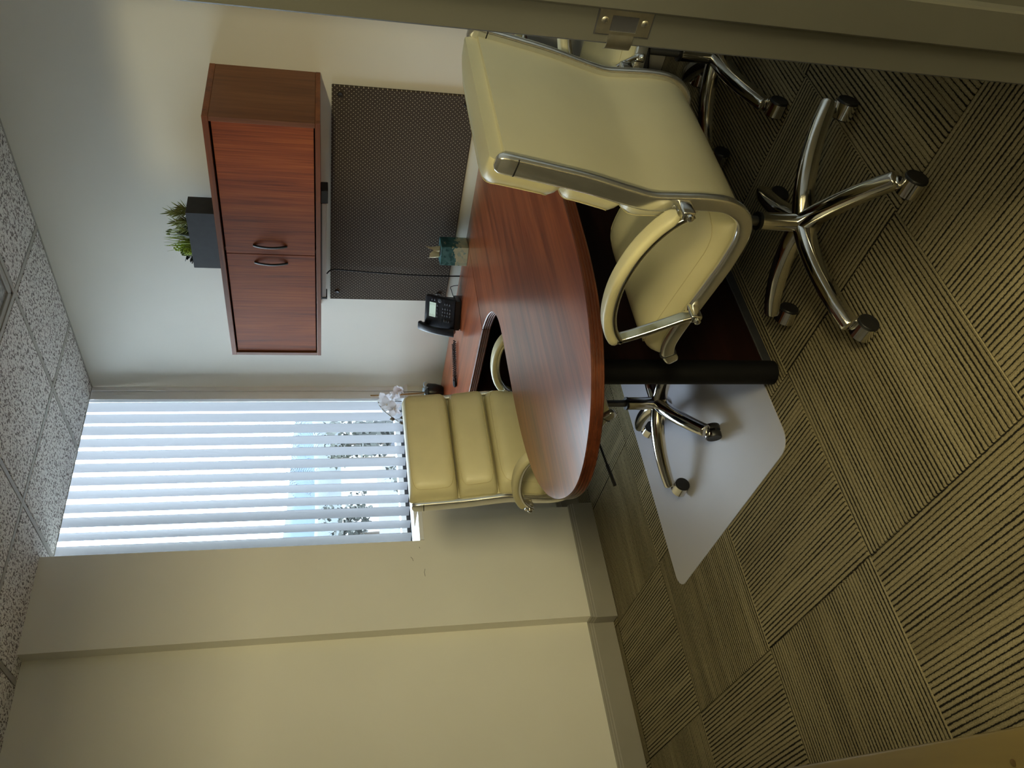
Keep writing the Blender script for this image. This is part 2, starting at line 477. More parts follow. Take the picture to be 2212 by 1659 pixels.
b = MB().box((XR, YF0, 0), (XR + 0.12, 4.45, WT)); struct(b.build('wall_right', M['wall'], smooth=0))
b = MB()
b.box((XL, YL, 0), (XP0, 4.45, WT))
b.box((XP0, YP, 0), (XP1, 4.45, WT))
b.box((XP1, YP, 0), (XP2, 4.45, SILL - 0.022))
b.box((XP2, YB, 0), (XR, 4.45, SILL - 0.022))
struct(b.build('wall_back', M['wall'], smooth=0))
b = MB().box((XL - 0.12, YF0, 0), (XL, 4.45, WT)); struct(b.build('wall_left', M['wall'], smooth=0))
DX0, DX1, DH = -0.06, 1.03, 2.40
b = MB(); b.box((XL, YF0 + 0.02, 0), (DX0, YF1 - 0.02, WT)); b.box((DX1, YF0 + 0.02, 0), (XR, YF1 - 0.02, WT)); b.box((DX0, YF0 + 0.02, DH), (DX1, YF1 - 0.02, WT))
struct(b.build('wall_front', M['wall'], smooth=0))
# the corridor outside the door
b = MB().box((-3.2, -2.3, 0), (3.6, -2.2, CEIL)); struct(b.build('wall_hall_back', M['wall'], smooth=0))
b = MB().box((-3.3, -2.2, 0), (-3.2, YF0, CEIL)); struct(b.build('wall_hall_left', M['wall'], smooth=0))
b = MB().box((3.5, -2.2, 0), (3.6, YF0, CEIL)); struct(b.build('wall_hall_right', M['wall'], smooth=0))
b = MB().box((-3.2, YF0, 0), (XL - 0.12, YF0 + 0.1, CEIL)); struct(b.build('wall_hall_front', M['wall'], smooth=0))
b = MB().box((-3.3, -2.3, CEIL), (3.6, YF0, CEIL + 0.06)); struct(b.build('ceiling_hall', M['wall'], smooth=0))

# floor of striped carpet tiles, laid quarter turned
fl = struct(MB().box((-3.3, -2.3, -0.08), (XR + 0.1, 4.45, -0.009)).build('floor', M['gasket'], smooth=0))
TS = 0.672
xs = [XL + 0.0] + [0.885 + TS * k for k in range(-3, 4)] + [XR]
xs = sorted(x for x in xs if XL <= x <= XR)
ys = [YF0 - 0.84] + [1.864 + 0.682 * k for k in range(-2, 4)] + [YB]
protos = {}
for i in range(len(xs) - 1):
    for j in range(len(ys) - 1):
        x0, x1, y0, y1 = xs[i], xs[i + 1], ys[j], ys[j + 1]
        if x1 - x0 < 0.01 or y1 - y0 < 0.01: continue
        # parity from grid line 0.885 / 1.864
        par = (round((x1 - 0.885) / TS) - 1 if i == 0 else round((x0 - 0.885) / TS)) + round((y0 - 1.864) / 0.682)
        along_y = par % 2 == 0
        sx, sy = (x1 - x0, y1 - y0) if along_y else (y1 - y0, x1 - x0)
        key = (round(sx, 3), round(sy, 3))
        if key not in protos:
            o = MB().box((-sx / 2 + 0.0006, -sy / 2 + 0.0006, -0.009), (sx / 2 - 0.0006, sy / 2 - 0.0006, 0), 0.002).build('carpet_tile', M['carpet'], fl)
            protos[key] = o
        else: o = dup(protos[key], parent=fl)
        o.location = ((x0 + x1) / 2, (y0 + y1) / 2, 0)
        o.rotation_euler = (0, 0, (0 if along_y else PI / 2) + (PI if random.random() < 0.5 else 0))

# hung ceiling: slab above, bars, tiles, one troffer
ce = struct(MB().box((XL, YF1 - 0.02, CEIL + 0.25), (XR, YB, CEIL + 0.28)).build('ceiling', M['white'], smooth=0))
gx = [2.178 - 0.673 * k for k in range(5, -1, -1)] + [2.851]
gy = [2.872 - 0.673 * k for k in range(3, -1, -1)] + [3.545]
gx0 = [XL] + gx + [XR]; gy0 = [YF1 - 0.02] + gy + [YB]
for x in gx:
    MB().box((x - 0.012, YF1 - 0.02, CEIL), (x + 0.012, YB, CEIL + 0.004)).box((x - 0.0015, YF1 - 0.02, CEIL + 0.004), (x + 0.0015, YB, CEIL + 0.035)).build('ceiling_bar', M['grid'], ce, 0)
for y in gy:
    MB().box((XL, y - 0.012, CEIL - 0.0005), (XR, y + 0.012, CEIL + 0.0035)).build('ceiling_bar', M['grid'], ce, 0)
MB().box((XR - 0.012, YF1, CEIL), (XR, YB, CEIL + 0.004)).box((XL, YB - 0.008, CEIL), (XR, YB, CEIL + 0.004)).build('edge_bar', M['grid'], ce, 0)
tp = {}
for i in range(len(gx0) - 1):
    for j in range(len(gy0) - 1):
        x0, x1, y0, y1 = gx0[i], gx0[i + 1], gy0[j], gy0[j + 1]
        if i == len(gx0) - 3 and y1 <= 2.88 and y0 >= 1.5: continue          # the troffer sits here
        k = (round(x1 - x0, 3), round(y1 - y0, 3))
        if k not in tp:
            a, c = (x1 - x0) / 2, (y1 - y0) / 2
            o = MB().box((-a + 0.002, -c + 0.002, 0.006), (a - 0.002, c - 0.002, 0.022)).box((-a + 0.018, -c + 0.018, -0.001), (a - 0.018, c - 0.018, 0.006), 0.002).build('ceiling_tile', M['ceiling'], ce, 0)
            tp[k] = o
        else: o = dup(tp[k], parent=ce)
        o.location = ((x0 + x1) / 2, (y0 + y1) / 2, CEIL)
tr = empty('ceiling_light', (2.5145, 2.2, CEIL))
tag(tr, 'unlit recessed ceiling light with a prismatic lens set in the tiles', 'ceiling light')
hx, hy = 0.3245, 0.661
b = MB()
for s_ in (-1, 1):
    b.box((s_ * hx - 0.02, -hy, 0.004), (s_ * hx + 0.02, hy, 0.03) , 0.002); b.box((-hx, s_ * hy - 0.02, 0.004), (hx, s_ * hy + 0.02, 0.03), 0.002)
b.build('light_frame', M['grid'], tr)
b = MB()
for s_ in (-1, 1):
    b.box((s_ * (hx - 0.03) - 0.008, -hy + 0.03, 0.002), (s_ * (hx - 0.03) + 0.008, hy - 0.03, 0.02), 0.002); b.box((-hx + 0.03, s_ * (hy - 0.03) - 0.008, 0.002), (hx - 0.03, s_ * (hy - 0.03) + 0.008, 0.02), 0.002)
b.build('lens_frame', M['grid'], tr)
MB().box((-hx + 0.035, -hy + 0.035, 0.010), (hx - 0.035, hy - 0.035, 0.014)).build('lens', M['fixture_lens'], tr, 0)

# small scuffs on the pilaster face and a nail hole under the ceiling
wb = bpy.data.objects['wall_back']
for pts in (((2.051, 1.006), (2.042, 1.003)), ((1.994, 1.055), (1.984, 1.046), (1.970, 1.043)), ((1.922, 0.985), (1.902, 0.990), (1.880, 0.987))):
    MB().tube([(x, YP - 0.0003, z) for x, z in pts], 0.0009, 5).build('scuff_mark', M['gasket'], wb)

# baseboards: flat board with a two-step moulded top
BBP = [(0, 0), (0.0145, 0), (0.0145, 0.112), (0.0115, 0.118), (0.0115, 0.124), (0.008, 0.130), (0.008, 0.137), (0.004, 0.142), (0, 0.142)]


def baseboard(name, path):
    # path: list of (x, y); the room lies to the left of the walking direction
    n = len(path); rings = []
    dirs = [(Vector(path[i + 1]) - Vector(path[i])).normalized() for i in range(n - 1)]
    for i in range(n):
        d0 = dirs[max(i - 1, 0)]; d1 = dirs[min(i, n - 2)]
        n0, n1 = Vector((-d0.y, d0.x)), Vector((-d1.y, d1.x))
        mi = (n0 + n1); mi = mi / (mi.dot(n1))
        rings.append([(path[i][0] + mi.x * t, path[i][1] + mi.y * t, z) for t, z in BBP])
    return struct(MB().rings(rings).build(name, M['baseboard'], smooth=20))


baseboard('baseboard_back', [(XR - 0.002, YB - 0.0), (XP2, YB), (XP2, YP), (XP0, YP), (XP0, YL), (XL, YL)])
baseboard('baseboard_right', [(XR, YF1), (XR, YB - 0.02)])
baseboard('baseboard_left', [(XL, YL - 0.02), (XL, YF1)])

# door frame: grey enamelled metal jamb with a rabbet, its strike plate, head and far jamb
JX = 0.98
ZS0, ZS1 = 1.106, 1.142          # strike opening
YS0, YS1 = 0.463, 0.485


def jamb_prism(b, z0, z1):
    b.prism([(JX, 0.452), (JX, 0.500), (JX + 0.003, 0.503), (JX + 0.055, 0.503), (JX + 0.055, 0.340), (JX + 0.002, 0.340), (JX - 0.001, 0.343), (JX - 0.001, 0.392), (JX - 0.011, 0.394), (JX - 0.013, 0.397), (JX - 0.013, 0.449), (JX - 0.011, 0.452)], z0, z1)


b = MB(); jamb_prism(b, 0, ZS0); jamb_prism(b, ZS1, DH)
b.prism([(JX, YS1), (JX, 0.500), (JX + 0.003, 0.503), (JX + 0.055, 0.503), (JX + 0.055, YS1)], ZS0, ZS1)
b.prism([(JX, 0.452), (JX, YS0), (JX + 0.055, YS0), (JX + 0.055, 0.340), (JX + 0.002, 0.340), (JX - 0.001, 0.343), (JX - 0.001, 0.392), (JX - 0.013, 0.397), (JX - 0.013, 0.449), (JX - 0.011, 0.452)], ZS0, ZS1)
b.box((JX + 0.02, YS0 - 0.002, ZS0 - 0.002), (JX + 0.03, YS1 + 0.002, ZS1 + 0.002), mi=1)
jr = struct(b.build('trim_1', [M['jamb'], M['brass']], smooth=25))
b = MB(); xp = JX - 0.0018
for lo, hi in (((0.4555, 1.088), (0.488, ZS0)), ((0.4555, ZS1), (0.488, 1.160)), ((0.4555, ZS0), (YS0, ZS1)), ((YS1 - 0.001, ZS0), (0.488, ZS1))):
    b.box((xp, lo[0], lo[1]), (JX + 0.001, hi[0], hi[1]))
lip = [(xp + 0.001, 0.486), (xp - 0.0005, 0.494), (xp - 0.0005, 0.502), (xp + 0.003, 0.509), (xp + 0.010, 0.513)]
b.rings([[(x, y, 1.107), (x, y, 1.141), (x + 0.0016, y, 1.141), (x + 0.0016, y, 1.107)] for x, y in lip])
sp_ = b.build('strike_plate', M['steel'], jr, 30)
sp_['label'] = 'worn steel strike plate with a curved lip and dark latch hole'
MB().box((JX - 0.0006, 0.4535, 1.086), (JX + 0.0005, 0.490, 1.162)).build('plate_shadow_sheet', M['gasket'], jr, 0)  # thin dark sheet, stands in for the shade around and inside the plate
for z in (1.097, 1.151):
    b = MB(); xf = Matrix.Translation((xp, 0.4705, z)) @ Matrix.Rotation(-PI / 2, 4, 'Y')
    b.lathe([(0.0050, -0.001), (0.0048, 0.0006), (0.0035, 0.0013), (0.0006, 0.0015)], 16, 0, xf)
    b.box((-0.0004, -0.003, 0.0010), (0.0004, 0.003, 0.0017), mi=1, xf=xf); b.box((-0.003, -0.0004, 0.0010), (0.003, 0.0004, 0.0017), mi=1, xf=xf)
    b.build('screw', [M['steel'], M['gasket']], sp_)
b = MB(); b.prism([(-0.02, 0.34), (-0.02, 0.392), (-0.007, 0.397), (-0.007, 0.449), (-0.02, 0.452), (-0.02, 0.503), (-0.075, 0.503), (-0.075, 0.34)], 0, DH)
struct(b.build('trim_2', M['jamb'], smooth=25))
b = MB(); b.box((-0.075, 0.34, DH - 0.035), (1.035, 0.503, DH + 0.02)); b.box((-0.02, 0.397, DH - 0.048), (JX, 0.449, DH - 0.035))
struct(b.build('trim_3', M['jamb'], smooth=25))

# the wooden door, swung fully open against the front wall, left of the camera and out of its view
dr = struct(empty('door_1', (-0.024, 0.560, 0), PI))
MB().box((0.0, 0.0, 0.012), (0.905, 0.0445, DH - 0.05), 0.002).build('door_leaf', M['oak_door'], dr)
b = MB()
for z in (0.25, 1.2, 2.1): b.box((-0.006, -0.012, z), (0.004, 0.010, z + 0.1), 0.002)
b.build('hinge', M['steel'], dr)
for s_, yy in ((1, 0.0445), (-1, 0.0)):
    xf = Matrix.Translation((0.83, yy, 1.12)) @ Matrix.Rotation(-s_ * PI / 2, 4, 'X')
    MB().lathe([(0.026, 0), (0.026, 0.003), (0.010, 0.004), (0.009, 0.012), (0.018, 0.016), (0.020, 0.024), (0.014, 0.029), (0.0, 0.030)], 20, 0, xf).build('door_knob', M['steel'], dr)

# ------------------------------------------------------------------ window, sill, vertical blind
wn = struct(empty('window_1', (0, 0, 0)))
yg = 4.27
b = MB()
b.box((XP1, yg - 0.02, SILL + 0.024), (XR, yg + 0.06, SILL + 0.056), 0.003)
b.box((XP1, yg - 0.02, WT - 0.06), (XR, yg + 0.06, WT), 0.003)
b.box((XP1, yg - 0.02, SILL + 0.024), (XP1 + 0.03, yg + 0.06, WT), 0.003)
b.box((XR - 0.045, yg - 0.02, SILL + 0.024), (XR, yg + 0.06, WT), 0.003)
b.build('window_frame', M['white'], wn)
MB().box((XP1, yg - 0.016, SILL), (XR, yg + 0.05, SILL + 0.024)).build('gasket', M['gasket'], wn, 0)
MB().box((XP1 + 0.03, yg + 0.02, SILL + 0.05), (XR - 0.045, yg + 0.026, WT - 0.06)).build('pane', M['glass'], wn, 0)
b = MB()
b.prism([(XP1, YP - 0.012), (XP2 + 0.003, YP - 0.012), (XP2 + 0.003, YB - 0.016), (XR, YB - 0.016), (XR, 4.36), (XP1, 4.36)], SILL - 0.022, SILL)
b.build('window_sill', M['white'], wn, 0)
b = MB()
for k, (x0, x1, yy) in enumerate(((XR - 0.030, XR, 4.108), (XR - 0.058, XR - 0.032, 4.116), (XR - 0.094, XR - 0.060, 4.110))): b.box((x0, yy, SILL), (x1, yy + 0.03, WT), 0.002)
b.build('side_trim', M['white'], wn)

bl = empty('vertical_blind', (2.7, 4.16, SILL))
tag(bl, 'white vertical blind of twelve vanes turned open across the window', 'blind')
MB().box((2.1 - 2.7, -0.03, 1.93), (3.26 - 2.7, 0.03, 1.985), 0.004).build('headrail', M['white'], bl)
b = MB(); n = 8   # a vane is a gently bowed strip hanging on a hook
out = [(0.006 * (1 - (2 * k / n - 1) ** 2) - 0.003, 0.0445 * (2 * k / n - 1)) for k in range(n + 1)]
poly = out + [(x + 0.0012, y) for x, y in reversed(out)]
b.prism(poly, 0.014, 1.90)
b.box((-0.004, -0.006, 1.90), (0.006, 0.006, 1.935))
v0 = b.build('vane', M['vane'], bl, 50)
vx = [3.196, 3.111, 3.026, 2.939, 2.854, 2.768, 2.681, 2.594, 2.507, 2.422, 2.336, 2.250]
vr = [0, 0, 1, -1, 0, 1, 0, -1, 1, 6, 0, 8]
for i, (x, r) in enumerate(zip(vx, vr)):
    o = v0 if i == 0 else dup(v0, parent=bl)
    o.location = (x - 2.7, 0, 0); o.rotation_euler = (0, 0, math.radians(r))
b = MB()
for k in range(60):
    z = 1.9 - k * 0.031
    b.box((3.245 - 2.7, -0.046, z), (3.249 - 2.7, -0.043, z + 0.024))
b.build('bead_chain', M['white'], bl, 0)

# ------------------------------------------------------------------ wall cabinet
CX, CY0, CY1, CZ0, CZ1 = 2.925, 1.948, 3.366, 1.515, 1.967
cb = empty('wall_cabinet', (CX, (CY0 + CY1) / 2, CZ0)); tag(cb, 'cherry wood two-door cabinet hung on the right wall above the pinboard', 'cabinet')
hy = (CY1 - CY0) / 2; D = XR - CX; H = CZ1 - CZ0
MB().box((0, -hy, H - 0.024), (D, hy, H), 0.0015).build('top_panel', M['cab_edge'], cb, 0)
MB().box((0, -hy, 0), (D, hy, 0.020), 0.0015).build('bottom_panel', M['cab_edge'], cb, 0)
for s_ in (-1, 1):
    MB().box((0.0, s_ * (hy - 0.0115) - 0.0105, 0.0205), (D, s_ * (hy - 0.0115) + 0.0105, H - 0.0245), 0.001).build('side_panel', M['cab_side'], cb, 0)
MB().box((D - 0.012, -hy + 0.02, 0.02), (D - 0.004, hy - 0.02, H - 0.024)).build('back_panel', M['cab_side'], cb, 0)
MB().box((0.03, -0.01, 0.02), (D - 0.012, 0.01, H - 0.024)).build('partition_panel', M['cab_side'], cb, 0)
ym = 2.665 - (CY0 + CY1) / 2
for s_ in (-1, 1):
    y0, y1 = (-hy + 0.026, ym - 0.0015) if s_ < 0 else (ym + 0.0015, hy - 0.026)
    d = MB().box((0.008, y0, 0.026), (0.026, y1, H - 0.032), 0.001).build('door', M['cab_door'], cb, 0)
    yy = ym - 0.052 if s_ < 0 else ym + 0.052
    pts = spline([(0.008, yy, 0.150), (-0.001, yy, 0.180), (-0.006, yy, 0.225), (-0.001, yy, 0.270), (0.008, yy, 0.300)], 6)
    MB().sweep(pts, (0, 1, 0), lambda t: rrect(0.0055, 0.003, 0.002, 2)).build('handle', M['black'], d)

# planter with succulents on the cabinet
pl = empty('succulent_planter', (3.138, 2.7315, CZ1)); tag(pl, 'charcoal trough of artificial succulents standing on top of the wall cabinet', 'planter')
px_, py_, ph_ = 0.0585, 0.1685, 0.147
b = MB(); b.box((-px_, -py_, 0), (px_, py_, 0.012)); t = 0.006
b.box((-px_, -py_, 0.012), (-px_ + t, py_, ph_)); b.box((px_ - t, -py_, 0.012), (px_, py_, ph_)); b.box((-px_ + t, -py_, 0.012), (px_ - t, -py_ + t, ph_)); b.box((-px_ + t, py_ - t, 0.012), (px_ - t, py_, ph_))
b.build('trough', M['planter'], pl, 0)
MB().box((-px_ + t, -py_ + t, 0.012), (px_ - t, py_ - t, ph_ - 0.012)).build('soil', M['bark'], pl, 0)


def blade(b, base, d, length, wid, bend, n=6, mi=0):
    base = Vector(base); d = Vector(d).normalized()
    side = d.cross(Vector((0, 0, 1)));
    if side.length < 0.05: side = Vector((1, 0, 0))
    side = (Matrix.Rotation(random.uniform(-0.6, 0.6), 3, d) @ side.normalized())
    L, Rr = [], []
    p = base.copy(); dd = d.copy()
    nrm = side.cross(d)
    rings = []
    for k in range(n + 1):
        t = k / n
        w_ = wid * (1 - t) ** 0.7 * (0.75 + 0.6 * t) + 0.0003
        rings.append([p - side * w_, p - nrm * w_ * 0.35, p + side * w_, p + nrm * w_ * 0.35])
        dd = (dd + Vector(bend) / n).normalized(); p = p + dd * length / n
    b.rings(rings, mi)


rr = random.uniform
# spiky pale rosettes (near end), dark lobes, grassy tuft, bead sprays, blackish leaves (far end)
for (cx, cy, hh) in ((-0.02, -0.13, 0.055), (0.015, -0.105, 0.085), (-0.03, -0.085, 0.065), (0.0, -0.145, 0.035), (-0.035, -0.058, 0.04), (-0.04, -0.105, 0.03)):
    b = MB()
    b.tube([(cx, cy, ph_ - 0.02), (cx, cy, ph_ + hh * 0.5)], 0.003, 6)
    for k in range(26):
        a = k * 2.4; zz = ph_ - 0.005 + hh * k / 25
        blade(b, (cx, cy, zz), (math.cos(a), math.sin(a), 0.55 + 0.03 * k), rr(0.032, 0.052), 0.0048, (0, 0, rr(-0.2, 0.7)), 5)
    b.build('spiky_rosette', M['leaf_pale'], pl)
for (cx, cy, hh, ti) in ((-0.02, -0.028, 0.075, 0.05), (-0.03, -0.008, 0.062, -0.03), (0.015, -0.02, 0.085, 0.1), (-0.038, -0.045, 0.045, -0.1)):
    b = MB(); rings = []
    for k in range(9):
        t_ = k / 8; w_ = 0.013 * math.sin(PI * (0.16 + 0.80 * t_)) + 0.001
        rings.append([(cx + math.cos(q * PI / 5) * w_ * 0.5, cy + ti * t_ * 0.3 + math.sin(q * PI / 5) * w_, ph_ - 0.015 + hh * t_) for q in range(10)])
    b.rings(rings); b.build('cactus_lobe', M['leaf_dark'], pl)
for k in range(4):
    cx, cy = rr(-0.03, 0.01), -0.03 + k * 0.012; b = MB()
    b.tube([(cx, cy, ph_ + 0.02), (cx, cy - 0.002, ph_ + rr(0.07, 0.10))], 0.0016, 5); p0 = b.v[-1]
    b.lathe([(0.0005, 0), (0.0042, 0.005), (0.005, 0.013), (0.0005, 0.022)], 8, 0, Matrix.Translation((cx, cy - 0.002, ph_ + 0.075 + k * 0.006)))
    b.build('flower_spike', M['leaf_mid'], pl)
b = MB()
for k in range(70):
    blade(b, (rr(-0.04, 0.035), rr(0.01, 0.065), ph_ - 0.015), (rr(-0.12, 0.12), rr(-0.1, 0.22), 1), rr(0.07, 0.15), 0.0021, (rr(-0.2, 0.2), rr(-0.3, 0.3), 0), 6)
g = b.build('grass_tuft', M['leaf_light'], pl); g['kind'] = 'stuff'
for (cx, cy, hh) in ((-0.025, 0.072, 0.085), (-0.01, 0.10, 0.062), (-0.035, 0.092, 0.055), (0.02, 0.085, 0.075), (-0.04, 0.078, 0.04)):
    b = MB(); b.tube([(cx, cy, ph_ - 0.02), (cx, cy + 0.004, ph_ + hh)], 0.0022, 5)
    for k in range(34):
        a = k * 2.4; q = k / 33; r_ = 0.012
        xf = Matrix.Translation((cx + math.cos(a) * r_, cy + 0.004 * q + math.sin(a) * r_, ph_ - 0.005 + hh * q))
        b.lathe([(0.0006, -0.0048), (0.0044, -0.0026), (0.0054, 0), (0.0044, 0.0026), (0.0006, 0.0048)], 6, 0, xf)
    b.build('bead_spray', M['leaf_light'] if cy < 0.09 else M['leaf_mid'], pl)
for (cx, cy, hh) in ((-0.03, 0.12, 0.035), (-0.015, 0.145, 0.012), (0.01, 0.13, 0.03)):
    b = MB()
    for k in range(7):
        a = k * 2.4
        base = Vector((cx, cy, ph_ + hh * k / 7)); d = Vector((math.cos(a), math.sin(a), 0.35)).normalized()
        c = base + d * 0.016; sd = d.cross(Vector((0, 0, 1))).normalized(); up = sd.cross(d)
        rings = [[c + d * (0.015 * math.cos(u)) * 1 + sd * 0.0095 * math.sin(u) + up * h_ for u in [2 * PI * q / 10 for q in range(10)]] for h_ in (-0.0015, 0.0015)]
        b.rings(rings); b.tube([base, c], 0.0012, 5)
    b.tube([(cx, cy, ph_ - 0.02), (cx, cy, ph_ + hh)], 0.002, 5)
    b.build('round_leaf_sprig', M['leaf_black'], pl)

# ------------------------------------------------------------------ task light under the cabinet, with its cord
tl = empty('task_light', (3.20, 2.825, CZ0)); tag(tl, 'slim task light strip with black end fixed beneath the wall cabinet', 'lamp')
MB().box((-0.03, -0.28, -0.026), (0.03, 0.352, -0.004), 0.002).build('lens_cover', M['lamp_body'], tl)
MB().box((-0.036, -0.285, -0.006), (0.036, 0.358, 0.0)).box((-0.034, 0.346, -0.032), (0.034, 0.358, 0), 0.001).build('housing', M['black'], tl)
MB().box((-0.034, -0.36, -0.034), (0.034, -0.282, 0.0), 0.003).build('end_block', M['black'], tl)
pts = spline([(0.035, 0.235, -0.03), (0.058, 0.236, -0.045), (0.072, 0.238, -0.07), (0.070, 0.242, -0.16), (0.073, 0.252, -0.26), (0.069, 0.254, -0.36), (0.072, 0.262, -0.50), (0.071, 0.262, -0.66), (0.085, 0.272, -0.76), (0.095, 0.28, -0.80), (0.095, 0.28, -1.1)], 6)
MB().tube(pts, 0.0035, 8).build('power_cord', M['cord'], tl)

# ------------------------------------------------------------------ pinboard
pb = empty('pinboard', (XR - 0.008, 2.652, 0.82)); tag(pb, 'dark brown pinboard with a pattern of pale dots on the right wall', 'pinboard')
MB().box((-0.008, -0.657, 0.0), (0.006, 0.657, 0.647), 0.003).build('fabric_panel', M['board'], pb)
for y, z in ((-0.615, 0.61), (-0.615, 0.045), (0.597, 0.61), (0.597, 0.045)):
    MB().lathe([(0.013, 0), (0.013, 0.005), (0.010, 0.008), (0.006, 0.007), (0.0, 0.0065)], 16, 0, Matrix.Translation((-0.008, y, z)) @ Matrix.Rotation(-PI / 2, 4, 'Y')).build('button', M['button'], pb)

# ------------------------------------------------------------------ L-shaped desk
DZ, DT, K = 0.77, 0.040, 0.967
DE = 3.255                                  # back edge of the desk, a cable gap short of the wall
near = [(2.4, 1.583), (2.129, 1.584), (1.976, 1.588), (1.823, 1.594), (1.685, 1.612), (1.563, 1.649), (1.465, 1.701), (1.382, 1.769), (1.321, 1.845), (1.274, 1.945), (1.260, 2.05), (1.284, 2.154), (1.348, 2.276), (1.445, 2.385), (1.575, 2.47), (1.752, 2.525), (1.95, 2.548), (2.2, 2.552), (2.35, 2.552), (2.46, 2.572), (2.56, 2.632), (2.63, 2.73), (2.662, 2.83), (2.668, 2.866)]
near = [(x * K, y * K) for x, y in near]
outl = [(v.x, v.y) for v in spline([(x, y, 0) for x, y in near], 4)]
YS = outl[-1][1]
pen = [(DE, near[0][1])] + outl + [(DE, YS)]
ret = [(outl[-1][0], YS + 0.0016), (outl[-1][0] - 0.002, 3.0), (outl[-1][0] - 0.004, 4.085), (DE, 4.085), (DE, YS + 0.0016)]
ret = ret[::-1] if False else ret
EDGE = [(0.0, 0.0025), (-0.003, 0.0)]
for k in range(3):
    zc = -0.0105 - 0.0095 * k
    EDGE += [(zc + 0.0035, 0.0), (zc + 0.0018, 0.0030), (zc - 0.0018, 0.0030), (zc - 0.0035, 0.0)]
EDGE += [(-DT + 0.003, 0.0), (-DT, 0.0025)]


def slab(name, poly, m_top, parent, flat_edges):
    # polygon counter-clockwise when seen from above; fluted only where flat_edges(i) is False
    n = len(poly)
    A = sum(poly[i][0] * poly[(i + 1) % n][1] - poly[(i + 1) % n][0] * poly[i][1] for i in range(n))
    if A < 0: poly = poly[::-1]
    rings = []
    for dz, ins in EDGE:
        ring = []
        for i in range(n):
            p0, p1, p2 = Vector(poly[i - 1]), Vector(poly[i]), Vector(poly[(i + 1) % n])
            d0, d1 = (p1 - p0).normalized(), (p2 - p1).normalized()
            n0, n1 = Vector((-d0.y, d0.x)), Vector((-d1.y, d1.x))
            mi = n0 + n1; mi = mi / max(0.4, mi.dot(n1))
            q = p1 + mi * (0 if flat_edges(p1) else ins)
            ring.append((q.x, q.y, DZ + dz))
        rings.append(ring)
    b = MB(); b.rings(rings, 1, False, False)
    nr = len(rings)
    b.add(rings[0], [tuple(range(n))], 0); b.add(rings[-1], [tuple(range(n))], 0)
    # merge the doubled rims
    o = b.build(name, [m_top, M['desk_edge']], parent, 30)
    return o


dk = empty('l_shaped_desk', (2.2, 2.0, 0)); tag(dk, 'cherry wood L-shaped desk with a bullet end and fluted edges', 'desk')
dk.location = (0, 0, 0)
dk.location = (1.62, 1.93, 0)
inv = Matrix.Translation((-1.62, -1.93, 0))


def desk_child(o): o.location = (-1.62, -1.93, 0); return o


desk_child(slab('peninsula_top', pen, M['desk'], dk, lambda p: p.x > DE - 0.01 or False))
desk_child(slab('return_top', ret, M['desk_return'], dk, lambda p: p.x > DE - 0.01))
PY = 1.91
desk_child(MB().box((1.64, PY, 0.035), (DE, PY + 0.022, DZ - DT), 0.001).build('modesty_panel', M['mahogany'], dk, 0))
desk_child(MB().box((1.64, PY - 0.004, 0.0), (DE, PY + 0.024, 0.035), 0.003).build('panel_plinth', M['blackmat'], dk))
desk_child(MB().lathe([(0.036, 0.0), (0.041, 0.004), (0.041, DZ - DT - 0.002), (0.039, DZ - DT)], 32, 0, Matrix.Translation((1.612, 1.925, 0))).build('post_leg', M['post'], dk))
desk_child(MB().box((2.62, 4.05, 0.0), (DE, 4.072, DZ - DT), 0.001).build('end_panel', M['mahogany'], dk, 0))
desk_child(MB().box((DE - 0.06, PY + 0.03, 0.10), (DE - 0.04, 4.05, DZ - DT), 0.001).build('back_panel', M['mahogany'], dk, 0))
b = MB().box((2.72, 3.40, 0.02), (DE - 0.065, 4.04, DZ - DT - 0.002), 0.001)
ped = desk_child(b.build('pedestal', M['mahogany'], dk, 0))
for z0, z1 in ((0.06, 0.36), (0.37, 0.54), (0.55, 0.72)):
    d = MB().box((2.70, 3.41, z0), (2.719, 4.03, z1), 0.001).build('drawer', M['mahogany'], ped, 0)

# ------------------------------------------------------------------ things on the desk
tb = empty('tissue_box', (3.196, 2.838, DZ), math.radians(12)); tag(tb, 'teal and cream cube tissue box with a tissue sticking out on the desk', 'tissue box')
h_, hz = 0.054, 0.142
b = MB(); b.box((-h_, -h_, 0), (h_, h_, hz - 0.001), 0.0012)
b.build('carton', M['tissue_box'], tb, 0)
MB().prism([(0.035 * math.cos(a) * 1, 0.024 * math.sin(a)) for a in [2 * PI * k / 20 for k in range(20)]], hz - 0.001, hz + 0.0003).build('opening', M['gasket'], tb, 0)
# crumpled tissue: two folded ears
b = MB(); rows = []
for i in range(9):
    u = i / 8 * 2 - 1; row = []
    for j in range(9):
        t = j / 8
        sp2 = 0.022 + 0.026 * t * t
        y = u * sp2 + 0.010 * math.sin(3 * t + u)
        x = 0.010 * math.sin(4.5 * u + 2.0 * t) * (0.4 + t) - 0.008 * t
        z = hz - 0.01 + t * (0.042 + 0.038 * abs(u) ** 1.3 + 0.012 * math.sin(5 * u))
        row.append((x, y, z))
    rows.append(row)
b.rings(rows, 0, False, False, None, False)
to = b.build('tissue', M['tissue'], tb, 60); sm = to.modifiers.new('thick', 'SOLIDIFY'); sm.thickness = 0.0008
b = MB()
for k in range(3):     # the pale printed mark near the top edge of the side facing the room
    yy = 0.035 - k * 0.009
    zz = 0.116
    b.box((-0.02 + k * 0.009, -h_ - 0.0004, zz), (-0.0188 + k * 0.009, -h_, zz + 0.010)); b.box((-0.0188 + k * 0.009, -h_ - 0.0004, zz + (k % 2) * 0.006), (-0.0145 + k * 0.009, -h_, zz + 0.0014 + (k % 2) * 0.006))
b.build('printed_mark', M['tissue'], tb, 0)

